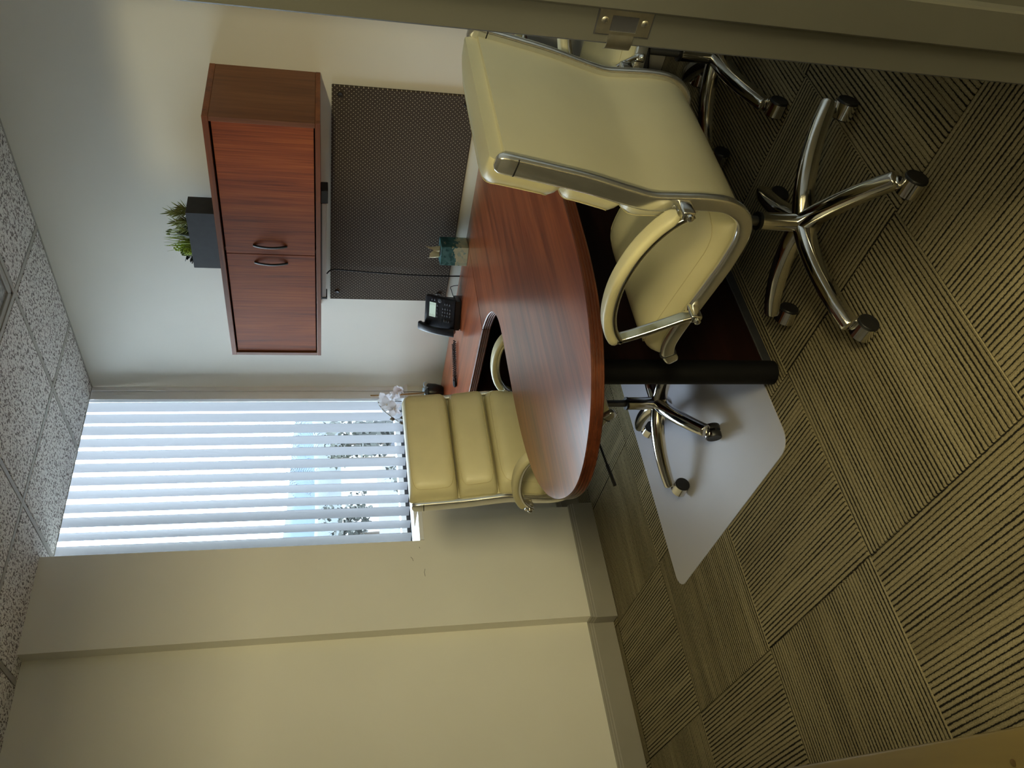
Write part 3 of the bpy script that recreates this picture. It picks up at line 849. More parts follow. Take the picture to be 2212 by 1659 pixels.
# desk phone: local +x to the right of the user, -y towards the user
tp_ = empty('desk_phone', (3.130, 3.232, DZ), math.radians(-62)); tag(tp_, 'black corded desk phone with small screen on the desk by the wall', 'phone')
TL = Matrix.Translation((0, -0.075, 0.028)) @ Matrix.Rotation(math.radians(52), 4, 'X')
pbm = MB()
sec = rrect(0.098, 0.014, 0.011, 4)
rings = []
for y, s_, dz in ((0.0, 0.94, 0), (0.010, 1.0, 0), (0.09, 1.0, 0), (0.17, 1.0, 0.0), (0.182, 0.97, 0), (0.188, 0.90, -0.002)):
    rings.append([(a * s_, y, c * s_ + dz) for a, c in sec])
pbm.rings(rings, 0, True, True, TL)
body = pbm.build('phone_body', M['phone'], tp_, 50)
b = MB(); b.prism([(-0.07, -0.075), (0.085, -0.075), (0.085, 0.055), (-0.07, 0.055)], 0.0, 0.022)
b.prism([(-0.075, -0.08), (0.09, -0.08), (0.09, -0.03), (-0.075, -0.03)], 0.004, 0.030)
b.rings([[(x, -0.02, 0.02), (x, 0.052, 0.02), (x, 0.060, 0.07), (x, 0.022, 0.115)] for x in (-0.05, 0.075)])
b.build('stand', M['black'], tp_, 0)
zt = 0.0142
MB().box((-0.022, 0.118, zt - 0.001), (0.060, 0.158, zt + 0.0012), 0.0006, 0, TL).build('screen', M['screen'], tp_, 0)
b = MB()
for k in range(4):
    for (x0, x1) in ((-0.018, -0.006), (0.045, 0.056)): b.box((x0, 0.150 - k * 0.0085, zt + 0.0012), (x1 - 0.003 * (k % 2), 0.1512 - k * 0.0085, zt + 0.0015), 0, 0, TL)
b.build('screen_text', M['key'], tp_, 0)['kind'] = 'stuff'
kb = MB().box((-0.0062, -0.0042, 0), (0.0062, 0.0042, 0.0035), 0.0016, 0, None, 2)
key0 = kb.build('key', M['key'], body)
spots = [(0.0 + 0.019 * i, 0.026 + 0.0155 * j) for i in range(3) for j in range(4)] + [(-0.030, 0.030 + 0.015 * j) for j in range(3)] + [(0.066, 0.030 + 0.015 * j) for j in range(3)] + [(-0.014 + 0.021 * i, 0.107) for i in range(4)] + [(0.078, 0.125), (0.078, 0.142)]
for i, (x, y) in enumerate(spots):
    o = key0 if i == 0 else dup(key0, parent=body)
    o.matrix_local = TL @ Matrix.Translation((x, y, zt - 0.0005))
MB().lathe([(0.012, 0), (0.012, 0.002), (0.009, 0.0035), (0.005, 0.0028), (0, 0.0028)], 18, 0, TL @ Matrix.Translation((0.078, 0.094, zt - 0.0005))).build('dial_pad', M['key'], tp_)
# handset lying along the left edge
hp = [(-0.082, -0.012, 0.026), (-0.083, 0.018, 0.038), (-0.084, 0.07, 0.050), (-0.084, 0.12, 0.052), (-0.083, 0.17, 0.044), (-0.082, 0.205, 0.030)]
pts = spline(hp, 5)


def hsec(t):
    e = 1 - 0.22 * math.sin(PI * t)
    return rrect(0.025 * e, 0.014 * e, 0.010 * e, 3)


hb = MB().sweep(pts, (1, 0, 0), hsec, 0, TL)
for yy, zz in ((0.012, 0.018), (0.180, 0.020)):
    hb.lathe([(0.020, -0.016), (0.023, 0.004), (0.022, 0.020)], 18, 0, TL @ Matrix.Translation((-0.083, yy, zz)))
hs = hb.build('handset', M['phone'], tp_, 50)


def coil(p0, p1, p2, r, turns, n=9):
    base = spline([p0, p1, p2], 40)
    out = []
    tot = len(base) - 1; per = turns * n
    for k in range(per + 1):
        q = k / per * tot; i = min(int(q), tot - 1); p = base[i].lerp(base[i + 1], q - i)
        t = (base[i + 1] - base[i]).normalized(); s1 = t.cross(Vector((0, 0, 1))).normalized(); s2 = s1.cross(t)
        a = 2 * PI * k / n
        out.append(p + s1 * math.cos(a) * r + s2 * math.sin(a) * r)
    return out


hw = Matrix.Translation((3.130, 3.232, DZ)) @ Matrix.Rotation(math.radians(-62), 4, 'Z')
ih = hw.inverted()
path_w = [(3.055, 3.375, DZ + 0.012), (2.955, 3.452, DZ + 0.010), (2.862, 3.512, DZ + 0.010), (2.853, 3.534, DZ + 0.010), (2.90, 3.535, DZ + 0.010), (3.00, 3.475, DZ + 0.010), (3.075, 3.425, DZ + 0.012)]
base = spline(path_w, 14); turns = 74; n = 7; out = []
tot = len(base) - 1; per = turns * n
for k in range(per + 1):
    q = k / per * tot; i = min(int(q), tot - 1); p = base[i].lerp(base[i + 1], q - i)
    t = (base[i + 1] - base[i]).normalized(); s1 = t.cross(Vector((0, 0, 1))).normalized(); s2 = s1.cross(t); a = 2 * PI * k / n
    out.append(ih @ (p + s1 * math.cos(a) * 0.0068 + s2 * math.sin(a) * 0.0068))
MB().tube(out, 0.0023, 5).build('coiled_cord', M['cord'], tp_)
pts = spline([ih @ Vector(q) for q in ((3.20, 3.19, DZ + 0.02), (3.235, 3.165, DZ + 0.035), (3.262, 3.15, DZ + 0.02), (3.275, 3.145, DZ - 0.2))], 6)
MB().tube(pts, 0.002, 6).build('line_cord', M['cord'], tp_)

# white orchid in a black pot, in the corner by the window
oc = empty('potted_orchid', (3.165, 3.985, DZ)); tag(oc, 'white orchid on a bamboo stake in a black pot by the window', 'plant')
MB().lathe([(0.036, 0.0), (0.044, 0.01), (0.054, 0.05), (0.057, 0.092), (0.052, 0.100), (0.048, 0.092), (0.02, 0.088), (0, 0.088)], 24).build('pot', M['pot'], oc)
b = MB()
for a0, L_, ti in ((2.6, 0.085, 0.5), (3.6, 0.10, 0.9), (4.5, 0.09, 0.6), (5.4, 0.08, 0.5), (0.6, 0.08, 0.5)):
    d = Vector((math.cos(a0), math.sin(a0), 0)); pts = [Vector((0, 0, 0.09)) + d * 0.02, Vector((0, 0, 0.118)) + d * 0.035, Vector((0, 0, 0.120)) + d * 0.06, Vector((0, 0, 0.10)) + d * 0.078 * (0.7 + ti * 0.3)]
    sd = d.cross(Vector((0, 0, 1)))
    b.rings([[p - sd * w_, p + Vector((0, 0, 0.003)), p + sd * w_, p - Vector((0, 0, 0.001))] for p, w_ in zip(spline(pts, 4), [0.004, 0.009, 0.013, 0.016, 0.018, 0.019, 0.019, 0.018, 0.016, 0.013, 0.010, 0.006, 0.001])])
b.build('ribbon_leaves', M['wrap'], oc, 60)
MB().tube([(-0.01, -0.01, 0.085), (-0.045, -0.03, 0.30), (-0.062, -0.045, 0.455)], 0.0052, 8).build('stake', M['bamboo'], oc)
MB().tube(spline([(0.0, 0.0, 0.085), (-0.02, -0.03, 0.22), (-0.06, -0.05, 0.36), (-0.12, -0.06, 0.41), (-0.19, -0.07, 0.385), (-0.25, -0.075, 0.335), (-0.285, -0.08, 0.30)], 5), 0.0026, 6).build('flower_stem', M['bud'], oc)


def petal(b, c, d, face, L, W):
    d = Vector(d).normalized(); face = Vector(face).normalized(); sd = d.cross(face).normalized()
    rows = []
    for i in range(6):
        t = i / 5; w_ = W * math.sin(PI * min(1, 0.12 + 0.86 * t)) ** 0.7 if t < 1 else W * 0.18
        p = Vector(c) + d * (L * t) + face * (0.006 * math.sin(PI * t) - 0.004 * t)
        rows.append([p - sd * w_ - face * 0.003 * t, p - sd * w_ * 0.5, p + face * 0.001, p + sd * w_ * 0.5, p + sd * w_ - face * 0.003 * t,
                     p + sd * w_ * 0.5 - face * 0.0008, p - face * 0.0004, p - sd * w_ * 0.5 - face * 0.0008])
    b.rings(rows)


def flower(c, face, size, roll):
    face = Vector(face).normalized(); a1 = face.cross(Vector((0, 0, 1))).normalized(); a2 = a1.cross(face)
    b = MB()
    for k, (L, W) in enumerate(((1.0, 0.36), (1.05, 0.62), (1.0, 0.34), (1.0, 0.34), (1.05, 0.62))):
        a = roll + PI / 2 + k * 2 * PI / 5
        petal(b, Vector(c), a1 * math.cos(a) + a2 * math.sin(a), face, size * L, size * W * 0.75)
    o = b.build('flower', M['petal'], oc, 60)
    b = MB()
    for k in range(3):
        a = roll - PI / 2 + (k - 1) * 0.8
        petal(b, Vector(c) + face * 0.004, (a1 * math.cos(a) + a2 * math.sin(a)) * 0.6 + face, face, size * 0.30, size * 0.075)
    b.build('flower_throat', M['petal_core'], o, 60)


for c, f, s_, r in (((-0.055, -0.06, 0.30), (-0.6, -0.5, -0.35), 0.042, 0.2), ((-0.115, -0.075, 0.375), (-0.6, -0.75, 0.1), 0.046, -0.2), ((-0.085, -0.05, 0.325), (-0.2, -0.9, 0.2), 0.038, 0.6),
                    ((-0.165, -0.09, 0.365), (-0.65, -0.7, 0.2), 0.050, 0.1), ((-0.205, -0.10, 0.325), (-0.6, -0.75, 0.05), 0.050, 0.0), ((-0.03, -0.06, 0.275), (-0.1, -0.8, -0.5), 0.034, 1.0)):
    flower(c, f, s_, r)
for c, r_ in (((-0.275, -0.09, 0.335), 0.013), ((-0.27, -0.095, 0.275), 0.013), ((-0.305, -0.09, 0.282), 0.010), ((-0.293, -0.095, 0.262), 0.007)):
    b = MB().lathe([(0.0005, -r_ * 1.15), (r_ * 0.7, -r_ * 0.6), (r_, 0), (r_ * 0.75, r_ * 0.7), (0.0005, r_ * 1.3)], 12, 0, Matrix.Translation(c))
    b.tube([c, ((-0.275 + c[0]) / 2, -0.085, 0.31)], 0.0013, 5)
    b.build('bud', M['bud'], oc)

# ------------------------------------------------------------------ wooden side table just inside the door, its corner in the picture
st = empty('side_table', (0.0, 0.0, 0)); tag(st, 'golden brown wooden table at the bottom right corner of the photo, by the doorway', 'table')
st.location = (0.180, 0.831, 0); st.rotation_euler = (0, 0, -math.radians(9.8))
MB().box((-0.62, -0.16, 0.715), (0.0, 1.20, 0.74), 0.004, 0, None, 2).build('table_top', M['oak_door'], st)
MB().lathe([(0.0, 0.7402), (0.0045, 0.7402), (0.0045, 0.7404), (0.0, 0.7405)], 12, 0, Matrix.Translation((-0.035, 0.03, 0))).build('knot', M['brass'], st)
for x_, y_ in ((-0.59, -0.13), (-0.08, -0.13), (-0.59, 1.15), (-0.08, 1.15)):
    MB().box((x_ - 0.022, y_ - 0.022, 0), (x_ + 0.022, y_ + 0.022, 0.7148), 0.003).build('leg', M['oak_door'], st)
b = MB()
MB().box((-0.565, -0.14, 0.63), (-0.105, -0.12, 0.7148)).build('apron', M['oak_door'], st, 0)
MB().box((-0.565, 1.14, 0.63), (-0.105, 1.16, 0.7148)).build('apron', M['oak_door'], st, 0)
for x_ in (-0.59, -0.08): MB().box((x_ - 0.01, -0.107, 0.63), (x_ + 0.01, 1.127, 0.7148)).build('apron', M['oak_door'], st, 0)

# ------------------------------------------------------------------ chair mat
mt = MB(); poly = []
mx0, mx1, my0, my1 = 1.36, 2.56, 1.995, 3.085
for cx, cy, a0 in ((mx1, my1, 0), (mx0, my1, PI / 2), (mx0, my0, PI), (mx1, my0, 1.5 * PI)):
    r_ = 0.065
    for k in range(9):
        a = a0 + PI / 2 * k / 8
        poly.append((cx - r_ * (1 if cx == mx1 else -1) + r_ * math.cos(a), cy - r_ * (1 if cy == my1 else -1) + r_ * math.sin(a)))
mt.prism([(x - 1.96, y - 2.54) for x, y in poly], 0.0006, 0.0036)
o = mt.build('chair_mat', M['chair_mat'], None, 0, (1.96, 2.54, 0)); tag(o, 'frosted clear plastic chair mat on the carpet behind the desk', 'chair mat')

# ------------------------------------------------------------------ executive chairs
PROF = [(-0.335, 1.112), (-0.318, 1.02), (-0.298, 0.92), (-0.272, 0.82), (-0.258, 0.755), (-0.260, 0.69), (-0.263, 0.62), (-0.256, 0.555), (-0.222, 0.505), (-0.165, 0.485), (-0.08, 0.489), (0.0, 0.503), (0.11, 0.524), (0.20, 0.539), (0.245, 0.540), (0.282, 0.527), (0.310, 0.500)]
PS = spline([(0, y, z) for y, z in PROF], 6)
ARC = [0.0]
for i in range(1, len(PS)): ARC.append(ARC[-1] + (PS[i] - PS[i - 1]).length)


def at(s):
    # point and sitter-side normal at arc length s along the profile (straight on past both ends)
    if s <= 0:
        t = (PS[1] - PS[0]).normalized(); p = PS[0] + t * s
    elif s >= ARC[-1]:
        t = (PS[-1] - PS[-2]).normalized(); p = PS[-1] + t * (s - ARC[-1])
    else:
        i = next(k for k in range(1, len(ARC)) if ARC[k] >= s)
        q = (s - ARC[i - 1]) / (ARC[i] - ARC[i - 1]); p = PS[i - 1].lerp(PS[i], q)
        t = (PS[min(i + 1, len(PS) - 1)] - PS[max(i - 2, 0)]).normalized()
    return p, Vector((0, -t.z, t.y))


def s_at_z(z):
    for i, p in enumerate(PS):
        if p.z <= z: return ARC[i]


def s_at_y(y):
    for i, p in enumerate(PS):
        if p.z < 0.6 and p.y >= y: return ARC[i]
    return ARC[-1]


def pad(s0, s1, hw, th, base=0.004, nu=16, nv=12, lift=0.0):
    b = MB(); F, Bk = [], []
    us = [math.sin(PI / 2 * (2 * i / nu - 1)) for i in range(nu + 1)]; vs = [math.sin(PI / 2 * (2 * j / nv - 1)) for j in range(nv + 1)]
    for v in vs:
        p, n = at(s0 + (s1 - s0) * (v + 1) / 2); rf, rb = [], []
        for u in us:
            x = u * hw * (1 - 0.045 * abs(v) ** 10)
            e = max(0.0, (1 - abs(u) ** 9) * (1 - abs(v) ** 9)) ** 0.5
            rf.append(p + Vector((x, 0, 0)) + n * (base + lift + 0.010 + (th - 0.010) * e)); rb.append(p + Vector((x, 0, 0)) + n * base)
        F.append(rf); Bk.append(rb)
    N, Mv = nu + 1, nv + 1
    V = [q for r in F for q in r] + [q for r in Bk for q in r]; o = N * Mv; fs = []
    for j in range(nv):
        for i in range(nu):
            a = j * N + i
            fs.append((a, a + 1, a + N + 1, a + N)); fs.append((o + a + N, o + a + N + 1, o + a + 1, o + a))
    for i in range(nu):
        a = i; fs.append((o + a, o + a + 1, a + 1, a)); a = nv * N + i; fs.append((a, a + 1, o + a + 1, o + a))
    for j in range(nv):
        a = j * N; fs.append((a, a + N, o + a + N, o + a)); a = j * N + nu; fs.append((o + a, o + a + N, a + N, a))
    b.add(V, fs); return b


def seam(s0, s1, hw, off):
    pts = []
    for u, v in [(-1 + 2 * i / 14, 1) for i in range(15)]:
        p, n = at(s1 - off); pts.append(p + Vector((u * hw * 0.95, 0, 0)) + n * off)
    return pts


SZ = [s_at_z(0.967), s_at_z(0.805), s_at_z(0.600)]
SB = s_at_y(-0.19); SE = s_at_y(0.292)
PADS = [(-0.038, SZ[0] - 0.003, 0.262, 0.098), (SZ[0] + 0.003, SZ[1] - 0.003, 0.258, 0.098), (SZ[1] + 0.003, SZ[2], 0.258, 0.088)]
RAIL_X = 0.272


def make_chair(loc, heading, label, base_off=(0, 0), base_rot=0.0, arm_front=1.0, lever=False, swivels=None, tilt=0.0, drop=0.0):
    c = empty('office_chair', (*loc, 0), -math.radians(heading)); tag(c, label, 'chair', 'cream leather office chairs')
    shell = Matrix.Translation((0, -0.05, 0.5 + drop)) @ Matrix.Rotation(math.radians(tilt), 4, 'X') @ Matrix.Translation((0, 0.05, -0.5))
    # upholstery
    b = MB(); rings = []; n = 46
    for k in range(n + 1):
        p, nn = at(-0.004 + (SE + 0.004) * k / n)
        rings.append([p + Vector((x, 0, 0)) + nn * h for x, h in ((-0.262, -0.003), (-0.13, -0.0055), (0, -0.006), (0.13, -0.0055), (0.262, -0.003), (0.262, 0.004), (-0.262, 0.004))])
    b.rings(rings); b.build('sling', M['leather_back'], c, 50)
    for s0, s1, hw, th in PADS:
        o = pad(s0, s1, hw, th).build('back_pad', M['leather'], c, 55)
        pts = []
        for u, v in [(-0.93, 0.75 - 1.5 * i / 6) for i in range(7)]:
            pass
        th2 = th
        loop = []
        for q in range(40):
            a = 2 * PI * q / 40
            u = math.copysign(abs(math.cos(a)) ** 0.25, math.cos(a)) * 0.93; v = math.copysign(abs(math.sin(a)) ** 0.25, math.sin(a)) * 0.86
            p, nn = at(s0 + (s1 - s0) * (v + 1) / 2); e = max(0.0, (1 - abs(u) ** 9) * (1 - abs(v) ** 9)) ** 0.5
            loop.append(p + Vector((u * hw, 0, 0)) + nn * (0.004 + 0.010 + (th - 0.010) * e + 0.0002))
        MB().tube(loop + [loop[0]], 0.0011, 5).build('stitching', M['stitch'], o)
    o = pad(SB, SE, 0.256, 0.066, 0.004, 18, 22).build('seat_pad', M['leather'], c, 55)
    for off in (0.020, 0.024):
        loop = []
        for q in range(60):
            a = 2 * PI * q / 60
            u = math.copysign(abs(math.cos(a)) ** 0.25, math.cos(a)) * (1 - off * 3.2); v = math.copysign(abs(math.sin(a)) ** 0.25, math.sin(a)) * (1 - off * 4)
            p, nn = at(SB + (SE - SB) * (v + 1) / 2); e = max(0.0, (1 - abs(u) ** 9) * (1 - abs(v) ** 9)) ** 0.5
            loop.append(p + Vector((u * 0.256, 0, 0)) + nn * (0.004 + 0.010 + 0.056 * e + 0.0002))
        if off == 0.020: MB().tube(loop + [loop[0]], 0.0011, 5).build('stitching', M['stitch'], o)
    # chrome side rails with a ring and rounded cap at each end
    for s_ in (-1, 1):
        path = [p + Vector((s_ * RAIL_X, 0, 0)) for p in PS]

        def rs(t):
            wide = 0.024 - 0.004 * min(1, max(0, (t - 0.25) / 0.2)); return rrect(0.0125, wide, 0.0085, 3)
        ends = [path[0] + (path[0] - path[1]).normalized() * d for d in (0.030, 0.026, 0.018)]
        full = ends + path; m = len(full) - 1

        def rs2(t):
            i = round(t * m); k = {0: 0.45, 1: 0.75, 2: 0.94}.get(i, {m: 0.5, m - 1: 0.85}.get(i, 1.0))
            return [(a * k, q * k) for a, q in rs(t)]
        o = MB().sweep(full, (1, 0, 0), rs2).build('side_rail', M['rail'], c, 50)
        for i in (3 + 1, m - 7):
            b = MB()
            q0, q1 = full[i], full[i] + (full[i + 1] - full[i]).normalized() * 0.003
            b.sweep([q0, q1], (1, 0, 0), lambda t: [(a * 1.06, q * 1.06) for a, q in rrect(0.0125, 0.0225, 0.0085, 3)])
            b.build('rail_ring', M['black'], o)
    # arms: padded bow above a chrome bar, front strut down to the seat rail
    for s_ in (-1, 1):
        xo = s_ * (RAIL_X + 0.040)
        f = lambda y: y * arm_front if y > 0 else y
        A = [(-0.262, 0.690), (-0.238, 0.722), (-0.19, 0.757), (-0.12, 0.785), (-0.03, 0.800), (0.06, 0.795), (0.13, 0.774), (0.178, 0.742)]
        ap = spline([(xo, f(y), z - 0.028) for y, z in A], 5)
        b = MB(); b.sweep(ap, (1, 0, 0), lambda t: rrect(0.0165, 0.0075, 0.004, 2))
        st = spline([(xo, f(0.176), 0.728), (xo, f(0.160), 0.690), (xo, f(0.122), 0.62), (xo, f(0.092), 0.570), (xo, f(0.080), 0.545)], 4)
        b.sweep(st, (1, 0, 0), lambda t: rrect(0.0165, 0.0075, 0.004, 2))
        arm = b.build('arm_frame', M['chrome'], c, 50)
        pp = ap[4:]
        m2 = len(pp) - 1

        def psec(t):
            k = 0.55 if t in (0.0, 1.0) else (0.85 if t < 0.06 or t > 0.95 else 1.0)
            return [(a * k, q * k + 0.0170) for a, q in rrect(0.0235, 0.0130, 0.011, 4)]
        MB().sweep(pp, (1, 0, 0), psec).build('arm_pad', M['leather'], arm, 60)
        for (y, z, yr, zr) in ((-0.262, 0.682, -0.262, 0.690), (f(0.080), 0.535, f(0.080), 0.520)):
            b = MB(); x0, x1 = sorted((s_ * (RAIL_X + 0.006), s_ * (RAIL_X + 0.057)))
            b.box((x0, y - 0.013, z - 0.020), (x1, y + 0.013, z + 0.014), 0.006, 0, None, 2)
            b.lathe([(0.009, -0.002), (0.009, 0.008), (0.005, 0.011), (0, 0.012)], 12, 0, Matrix.Translation((x1 if s_ > 0 else x0, y, z - 0.005)) @ Matrix.Rotation(s_ * PI / 2, 4, 'Y'))
            b.build('arm_bracket', M['chrome'], arm, 50)
    for o in c.children: o.matrix_local = shell
    # under the seat
    bx, by = base_off
    b = MB().box((-0.10, -0.10, 0.435), (0.10, 0.14, 0.472), 0.008); b.box((-0.26, -0.03, 0.462), (0.26, 0.01, 0.482), 0.004)
    b.box((bx - 0.06, by - 0.09, 0.395), (bx + 0.06, by + 0.11, 0.44), 0.01)
    mech = b.build('tilt_mechanism', M['black'], c)
    if lever:
        b = MB().tube([(0.05, 0.0, 0.425), (0.20, 0.0, 0.418), (0.30, 0.0, 0.410)], 0.0048, 8)
        b.tube([(0.29, 0.0, 0.411), (0.385, 0.0, 0.402)], 0.0075, 8)
        b.build('height_lever', M['black'], c)
    MB().lathe([(0.0145, 0.24), (0.0145, 0.40)], 20, 0, Matrix.Translation((bx, by, 0))).build('gas_cylinder', M['gunmetal'], c)
    MB().lathe([(0.0, 0.125), (0.027, 0.125), (0.0265, 0.255), (0.0255, 0.262), (0.0, 0.262)], 24, 0, Matrix.Translation((bx, by, 0))).build('column_sleeve', M['chrome'], c)
    MB().lathe([(0.016, 0.262), (0.0275, 0.262), (0.0275, 0.271), (0.016, 0.271)], 24, 0, Matrix.Translation((bx, by, 0))).build('column_ring', M['black'], c)
    MB().lathe([(0.0, 0.072), (0.024, 0.072), (0.034, 0.085), (0.040, 0.11), (0.038, 0.132), (0.030, 0.143), (0.0, 0.146)], 24, 0, Matrix.Translation((bx, by, 0))).build('hub', M['chrome'], c)
    for k in range(5):
        a = math.radians(base_rot + 72 * k); d = Vector((math.cos(a), math.sin(a), 0)); sd = Vector((-math.sin(a), math.cos(a), 0)); c0 = Vector((bx, by, 0))
        path = spline([c0 + d * r + Vector((0, 0, z)) for r, z in ((0.018, 0.128), (0.09, 0.132), (0.18, 0.124), (0.27, 0.104), (0.335, 0.083), (0.354, 0.076))], 5)

        def ls(t):
            kk = 1.0 if t < 0.93 else (0.9 if t < 0.98 else 0.6)
            hw = (0.0280 - 0.0060 * t) * kk; hh = (0.026 - 0.009 * t) * kk
            return [(x, z) for x, z in [(-hw, -hh), (-hw * 1.0, hh * 0.1), (-hw * 0.72, hh * 0.75), (-hw * 0.3, hh), (hw * 0.3, hh), (hw * 0.72, hh * 0.75), (hw, hh * 0.1), (hw, -hh)]]
        # sweep with side = sd; the section's second axis is side x tangent = up
        rings = []
        for i, p in enumerate(path):
            t = (path[min(i + 1, len(path) - 1)] - path[max(i - 1, 0)]).normalized(); nn = t.cross(sd); nn = -nn if nn.z < 0 else nn
            rings.append([p + sd * x + nn * z for x, z in ls(i / (len(path) - 1))])
        leg = MB().rings(rings).build('leg', M['chrome'], c, 45)
        # caster: twin black wheels under a chrome hood, swivelled
        sw = math.radians(swivels[k] - 90 + heading)
        pv = c0 + d * 0.340
        T = Matrix.Translation((pv.x, pv.y, 0)) @ Matrix.Rotation(sw, 4, 'Z') @ Matrix.Translation((0.018, 0, 0.0305))
        b = MB(); RX = Matrix.Rotation(PI / 2, 4, 'X')
        for s2 in (-1, 1):
            b.lathe([(0.006, 0.006), (0.0302, 0.005), (0.0304, 0.008), (0.0304, 0.025), (0.0285, 0.0275), (0.022, 0.0265), (0.0, 0.0265)], 24, 1, T @ Matrix.Rotation(-s2 * PI / 2, 4, 'X'))
        # hood: open arc shell around the wheels
        o_, i_ = [], []
        for q in range(13):
            an = math.radians(-20 + 165 * q / 12); o_.append((0.0350 * math.cos(an), 0.0350 * math.sin(an))); i_.append((0.0322 * math.cos(an), 0.0322 * math.sin(an)))
        rg = []
        for (xo_, zo_), (xi_, zi_) in zip(o_, i_): rg.append([(xo_, -0.0225, zo_), (xo_, 0.0225, zo_), (xi_, 0.0225, zi_), (xi_, -0.0225, zi_)])
        b.rings(rg, 0, True, True, T)
        b.box((-0.030, -0.006, -0.004), (0.028, 0.006, 0.004), 0, 1, T)
        b.lathe([(0.007, 0.028), (0.007, 0.056)], 12, 0, T @ Matrix.Translation((-0.018, 0, 0)))
        b.lathe([(0.012, 0.029), (0.012, 0.034)], 12, 1, T @ Matrix.Translation((-0.018, 0, 0)))
        b.build('caster', [M['chrome'], M['black']], leg, 45)
    return c


make_chair((1.722, 1.368), 0, 'cream leather office chair seen from behind, in front of the desk', base_rot=-121, swivels=[270, 275, 262, 280, 268])
make_chair((1.950, 2.565), 178, 'cream leather office chair facing the camera, behind the desk on the mat', base_off=(0.0, 0.03), base_rot=180 + 142.5 - 2, arm_front=0.62, lever=True,
           swivels=[272, 168, 100, 275, 266], tilt=-5, drop=-0.01).location.z = 0.0037
make_chair((2.610, 1.345), -37, 'cream leather office chair mostly hidden by the door frame', base_rot=185 - 37, swivels=[272, 265, 270, 280, 268])

# ------------------------------------------------------------------ outside the window
GZ = -7.5
g = MB().box((-300, 5.5, GZ - 0.3), (900, 900, GZ)); struct(g.build('ground', plain('dry_ground', (0.035, 0.034, 0.031), 0.9, var=0.5, scale=0.08), smooth=0))
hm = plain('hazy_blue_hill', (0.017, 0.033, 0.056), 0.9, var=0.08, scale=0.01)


def ridge(name, dist, x0, x1, hts, depth, m):
    b = MB(); n = len(hts); rings = []
    for i, h in enumerate(hts):
        x = x0 + (x1 - x0) * i / (n - 1)
        rings.append([(x, dist, GZ), (x, dist + depth * 0.4, GZ + h * 0.8), (x, dist + depth * 0.55, GZ + h), (x, dist + depth, GZ)])
    b.rings(rings); return struct(b.build(name, m, None, 60))


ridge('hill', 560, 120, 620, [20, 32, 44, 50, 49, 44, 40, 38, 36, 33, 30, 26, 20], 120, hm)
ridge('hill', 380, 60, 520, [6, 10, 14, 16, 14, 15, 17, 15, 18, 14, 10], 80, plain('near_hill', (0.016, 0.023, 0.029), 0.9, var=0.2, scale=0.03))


def tree(name, label, x, y, h, rad, m, nleaf=700, palm=False, group=None):
    e = empty(name, (x, y, GZ)); tag(e, label, 'tree', group)
    MB().tube([(0, 0, 0), (0.1, 0.05, h * 0.5), (0, 0, h * (0.97 if palm else 0.8))], lambda t: 0.16 * (1 - 0.5 * t), 8).build('trunk', M['bark'], e)
    b = MB()
    if palm:
        for k in range(34):
            a = rr(0, 2 * PI); el = rr(-0.5, 1.1); d = Vector((math.cos(a) * math.cos(el), math.sin(a) * math.cos(el), math.sin(el)))
            sd = d.cross(Vector((0, 0, 1))).normalized(); p = Vector((0, 0, h * 0.97)); L = rad * rr(0.8, 1.1)
            for q in range(9):
                p2 = p + d * L / 9; d = (d + Vector((0, 0, -0.11))).normalized()
                for s_ in (-1, 1):
                    for o_ in (0, 0.5):
                        pa = p.lerp(p2, o_); tip = pa + (sd * s_ * 0.7 + d * 0.6) * L * 0.20 * (1 - 0.06 * q)
                        b.add([pa, pa + d * 0.03, tip], [(0, 1, 2)])
                p = p2
    else:
        cl = [(Vector((rr(-1, 1), rr(-1, 1), rr(-0.9, 1))) * rad * 0.7, rr(0.35, 0.6) * rad) for _ in range(14)]
        for k in range(nleaf):
            c, r_ = random.choice(cl); v = Vector((random.gauss(0, 1), random.gauss(0, 1), random.gauss(0, 1))).normalized()
            p = Vector((0, 0, h * 0.75)) + c + v * r_ * rr(0.5, 1.0); t1 = Vector((rr(-1, 1), rr(-1, 1), rr(-1, 1))).normalized(); t2 = t1.cross(v).normalized(); q = rad * rr(0.05, 0.11)
            b.add([p - t1 * q, p + t2 * q * 0.6, p + t1 * q, p - t2 * q * 0.6], [(0, 1, 2, 3)])
    f = b.build('foliage', m, e, 0); f['kind'] = 'stuff'
    return e


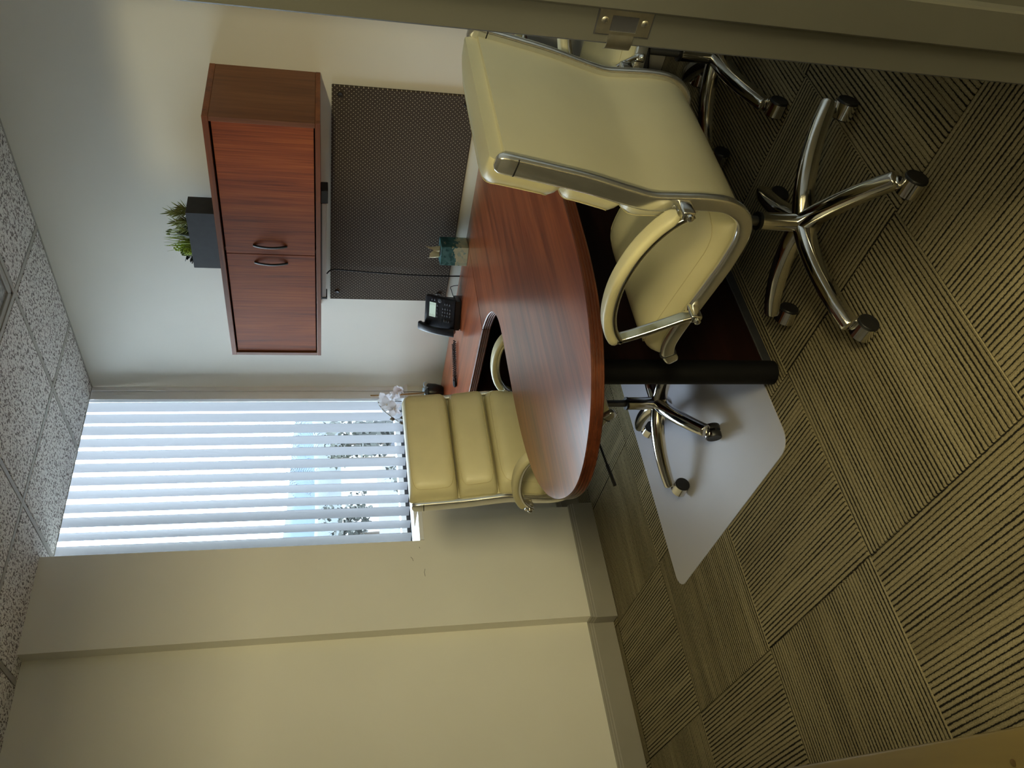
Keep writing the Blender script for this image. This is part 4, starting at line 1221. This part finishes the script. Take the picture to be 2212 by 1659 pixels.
tm = [plain('dark_tree_leaves', (0.017, 0.020, 0.016), 0.8, var=0.4, scale=1), plain('grey_green_leaves', (0.027, 0.031, 0.022), 0.8, var=0.4, scale=1), plain('dry_gold_leaves', (0.05, 0.043, 0.022), 0.8, var=0.4, scale=1)]
tree('palm_tree', 'tall palm with drooping fronds seen between the right vanes', 20.6, 27.0, 11.0, 3.0, tm[0], palm=True)
tree('palm_tree', 'shorter palm seen between the middle right vanes', 24.4, 36.5, 11.5, 3.0, tm[0], palm=True)
tree('broad_tree', 'dark broad tree behind the palms outside the window', 30.0, 38.0, 10.0, 3.2, tm[0], 1500)
T = [(10.6, 19, 4.6, 1.6, 2, 'golden leafed tree low outside the left of the window'), (15.2, 26, 5.4, 1.9, 1, 'grey green tree low outside the middle of the window'), (18.4, 31.5, 6.0, 2.0, 0, 'dark rounded tree below the palms outside'),
     (13.6, 17.5, 4.2, 1.4, 2, 'golden leafed tree low outside the right of the window'), (20.5, 47, 8.0, 2.6, 1, 'grey green tree farther off beyond the parking ground'), (34, 62, 8.5, 3.0, 0, 'dark tree far off near the hills'), (46, 66, 8.3, 3.0, 1, 'grey green tree far off at the right')]
for x, y, h, r, k, l in T: tree('broad_tree', l, x, y, h, r, tm[k], 900)
hw_ = plain('pale_house_wall', (0.08, 0.08, 0.088), 0.8, var=0.1); rf_ = plain('slate_roof', (0.035, 0.04, 0.052), 0.7, var=0.25)
for i, (x, y, w_, d_, h, l) in enumerate(((15.5, 36, 6, 5, 3.2, 'pale house with slate roof low on the left outside'), (28.0, 50, 8, 6, 3.4, 'pale house with slate roof low in the middle outside'), (41, 50, 9, 6, 3.2, 'pale house with slate roof farther off outside'), (24, 72, 12, 8, 4, 'wide pale house farthest off outside'))):
    e = empty('house', (x, y, GZ)); tag(e, l, 'house')
    wl = MB().box((-w_ / 2, -d_ / 2, 0), (w_ / 2, d_ / 2, h)).build('house_wall', hw_, e, 0)
    MB().rings([[(xx, -d_ / 2 - 0.4, h), (xx, 0, h + 1.9), (xx, d_ / 2 + 0.4, h)] for xx in (-w_ / 2 - 0.4, w_ / 2 + 0.4)]).build('house_roof', rf_, e, 0)
    for k in range(3):
        MB().box((-w_ / 2 + 1 + k * w_ / 3.2, -d_ / 2 - 0.04, 1.0), (-w_ / 2 + 2.2 + k * w_ / 3.2, -d_ / 2 + 0.02, 2.2)).build('house_window', M['gasket'], wl, 0)
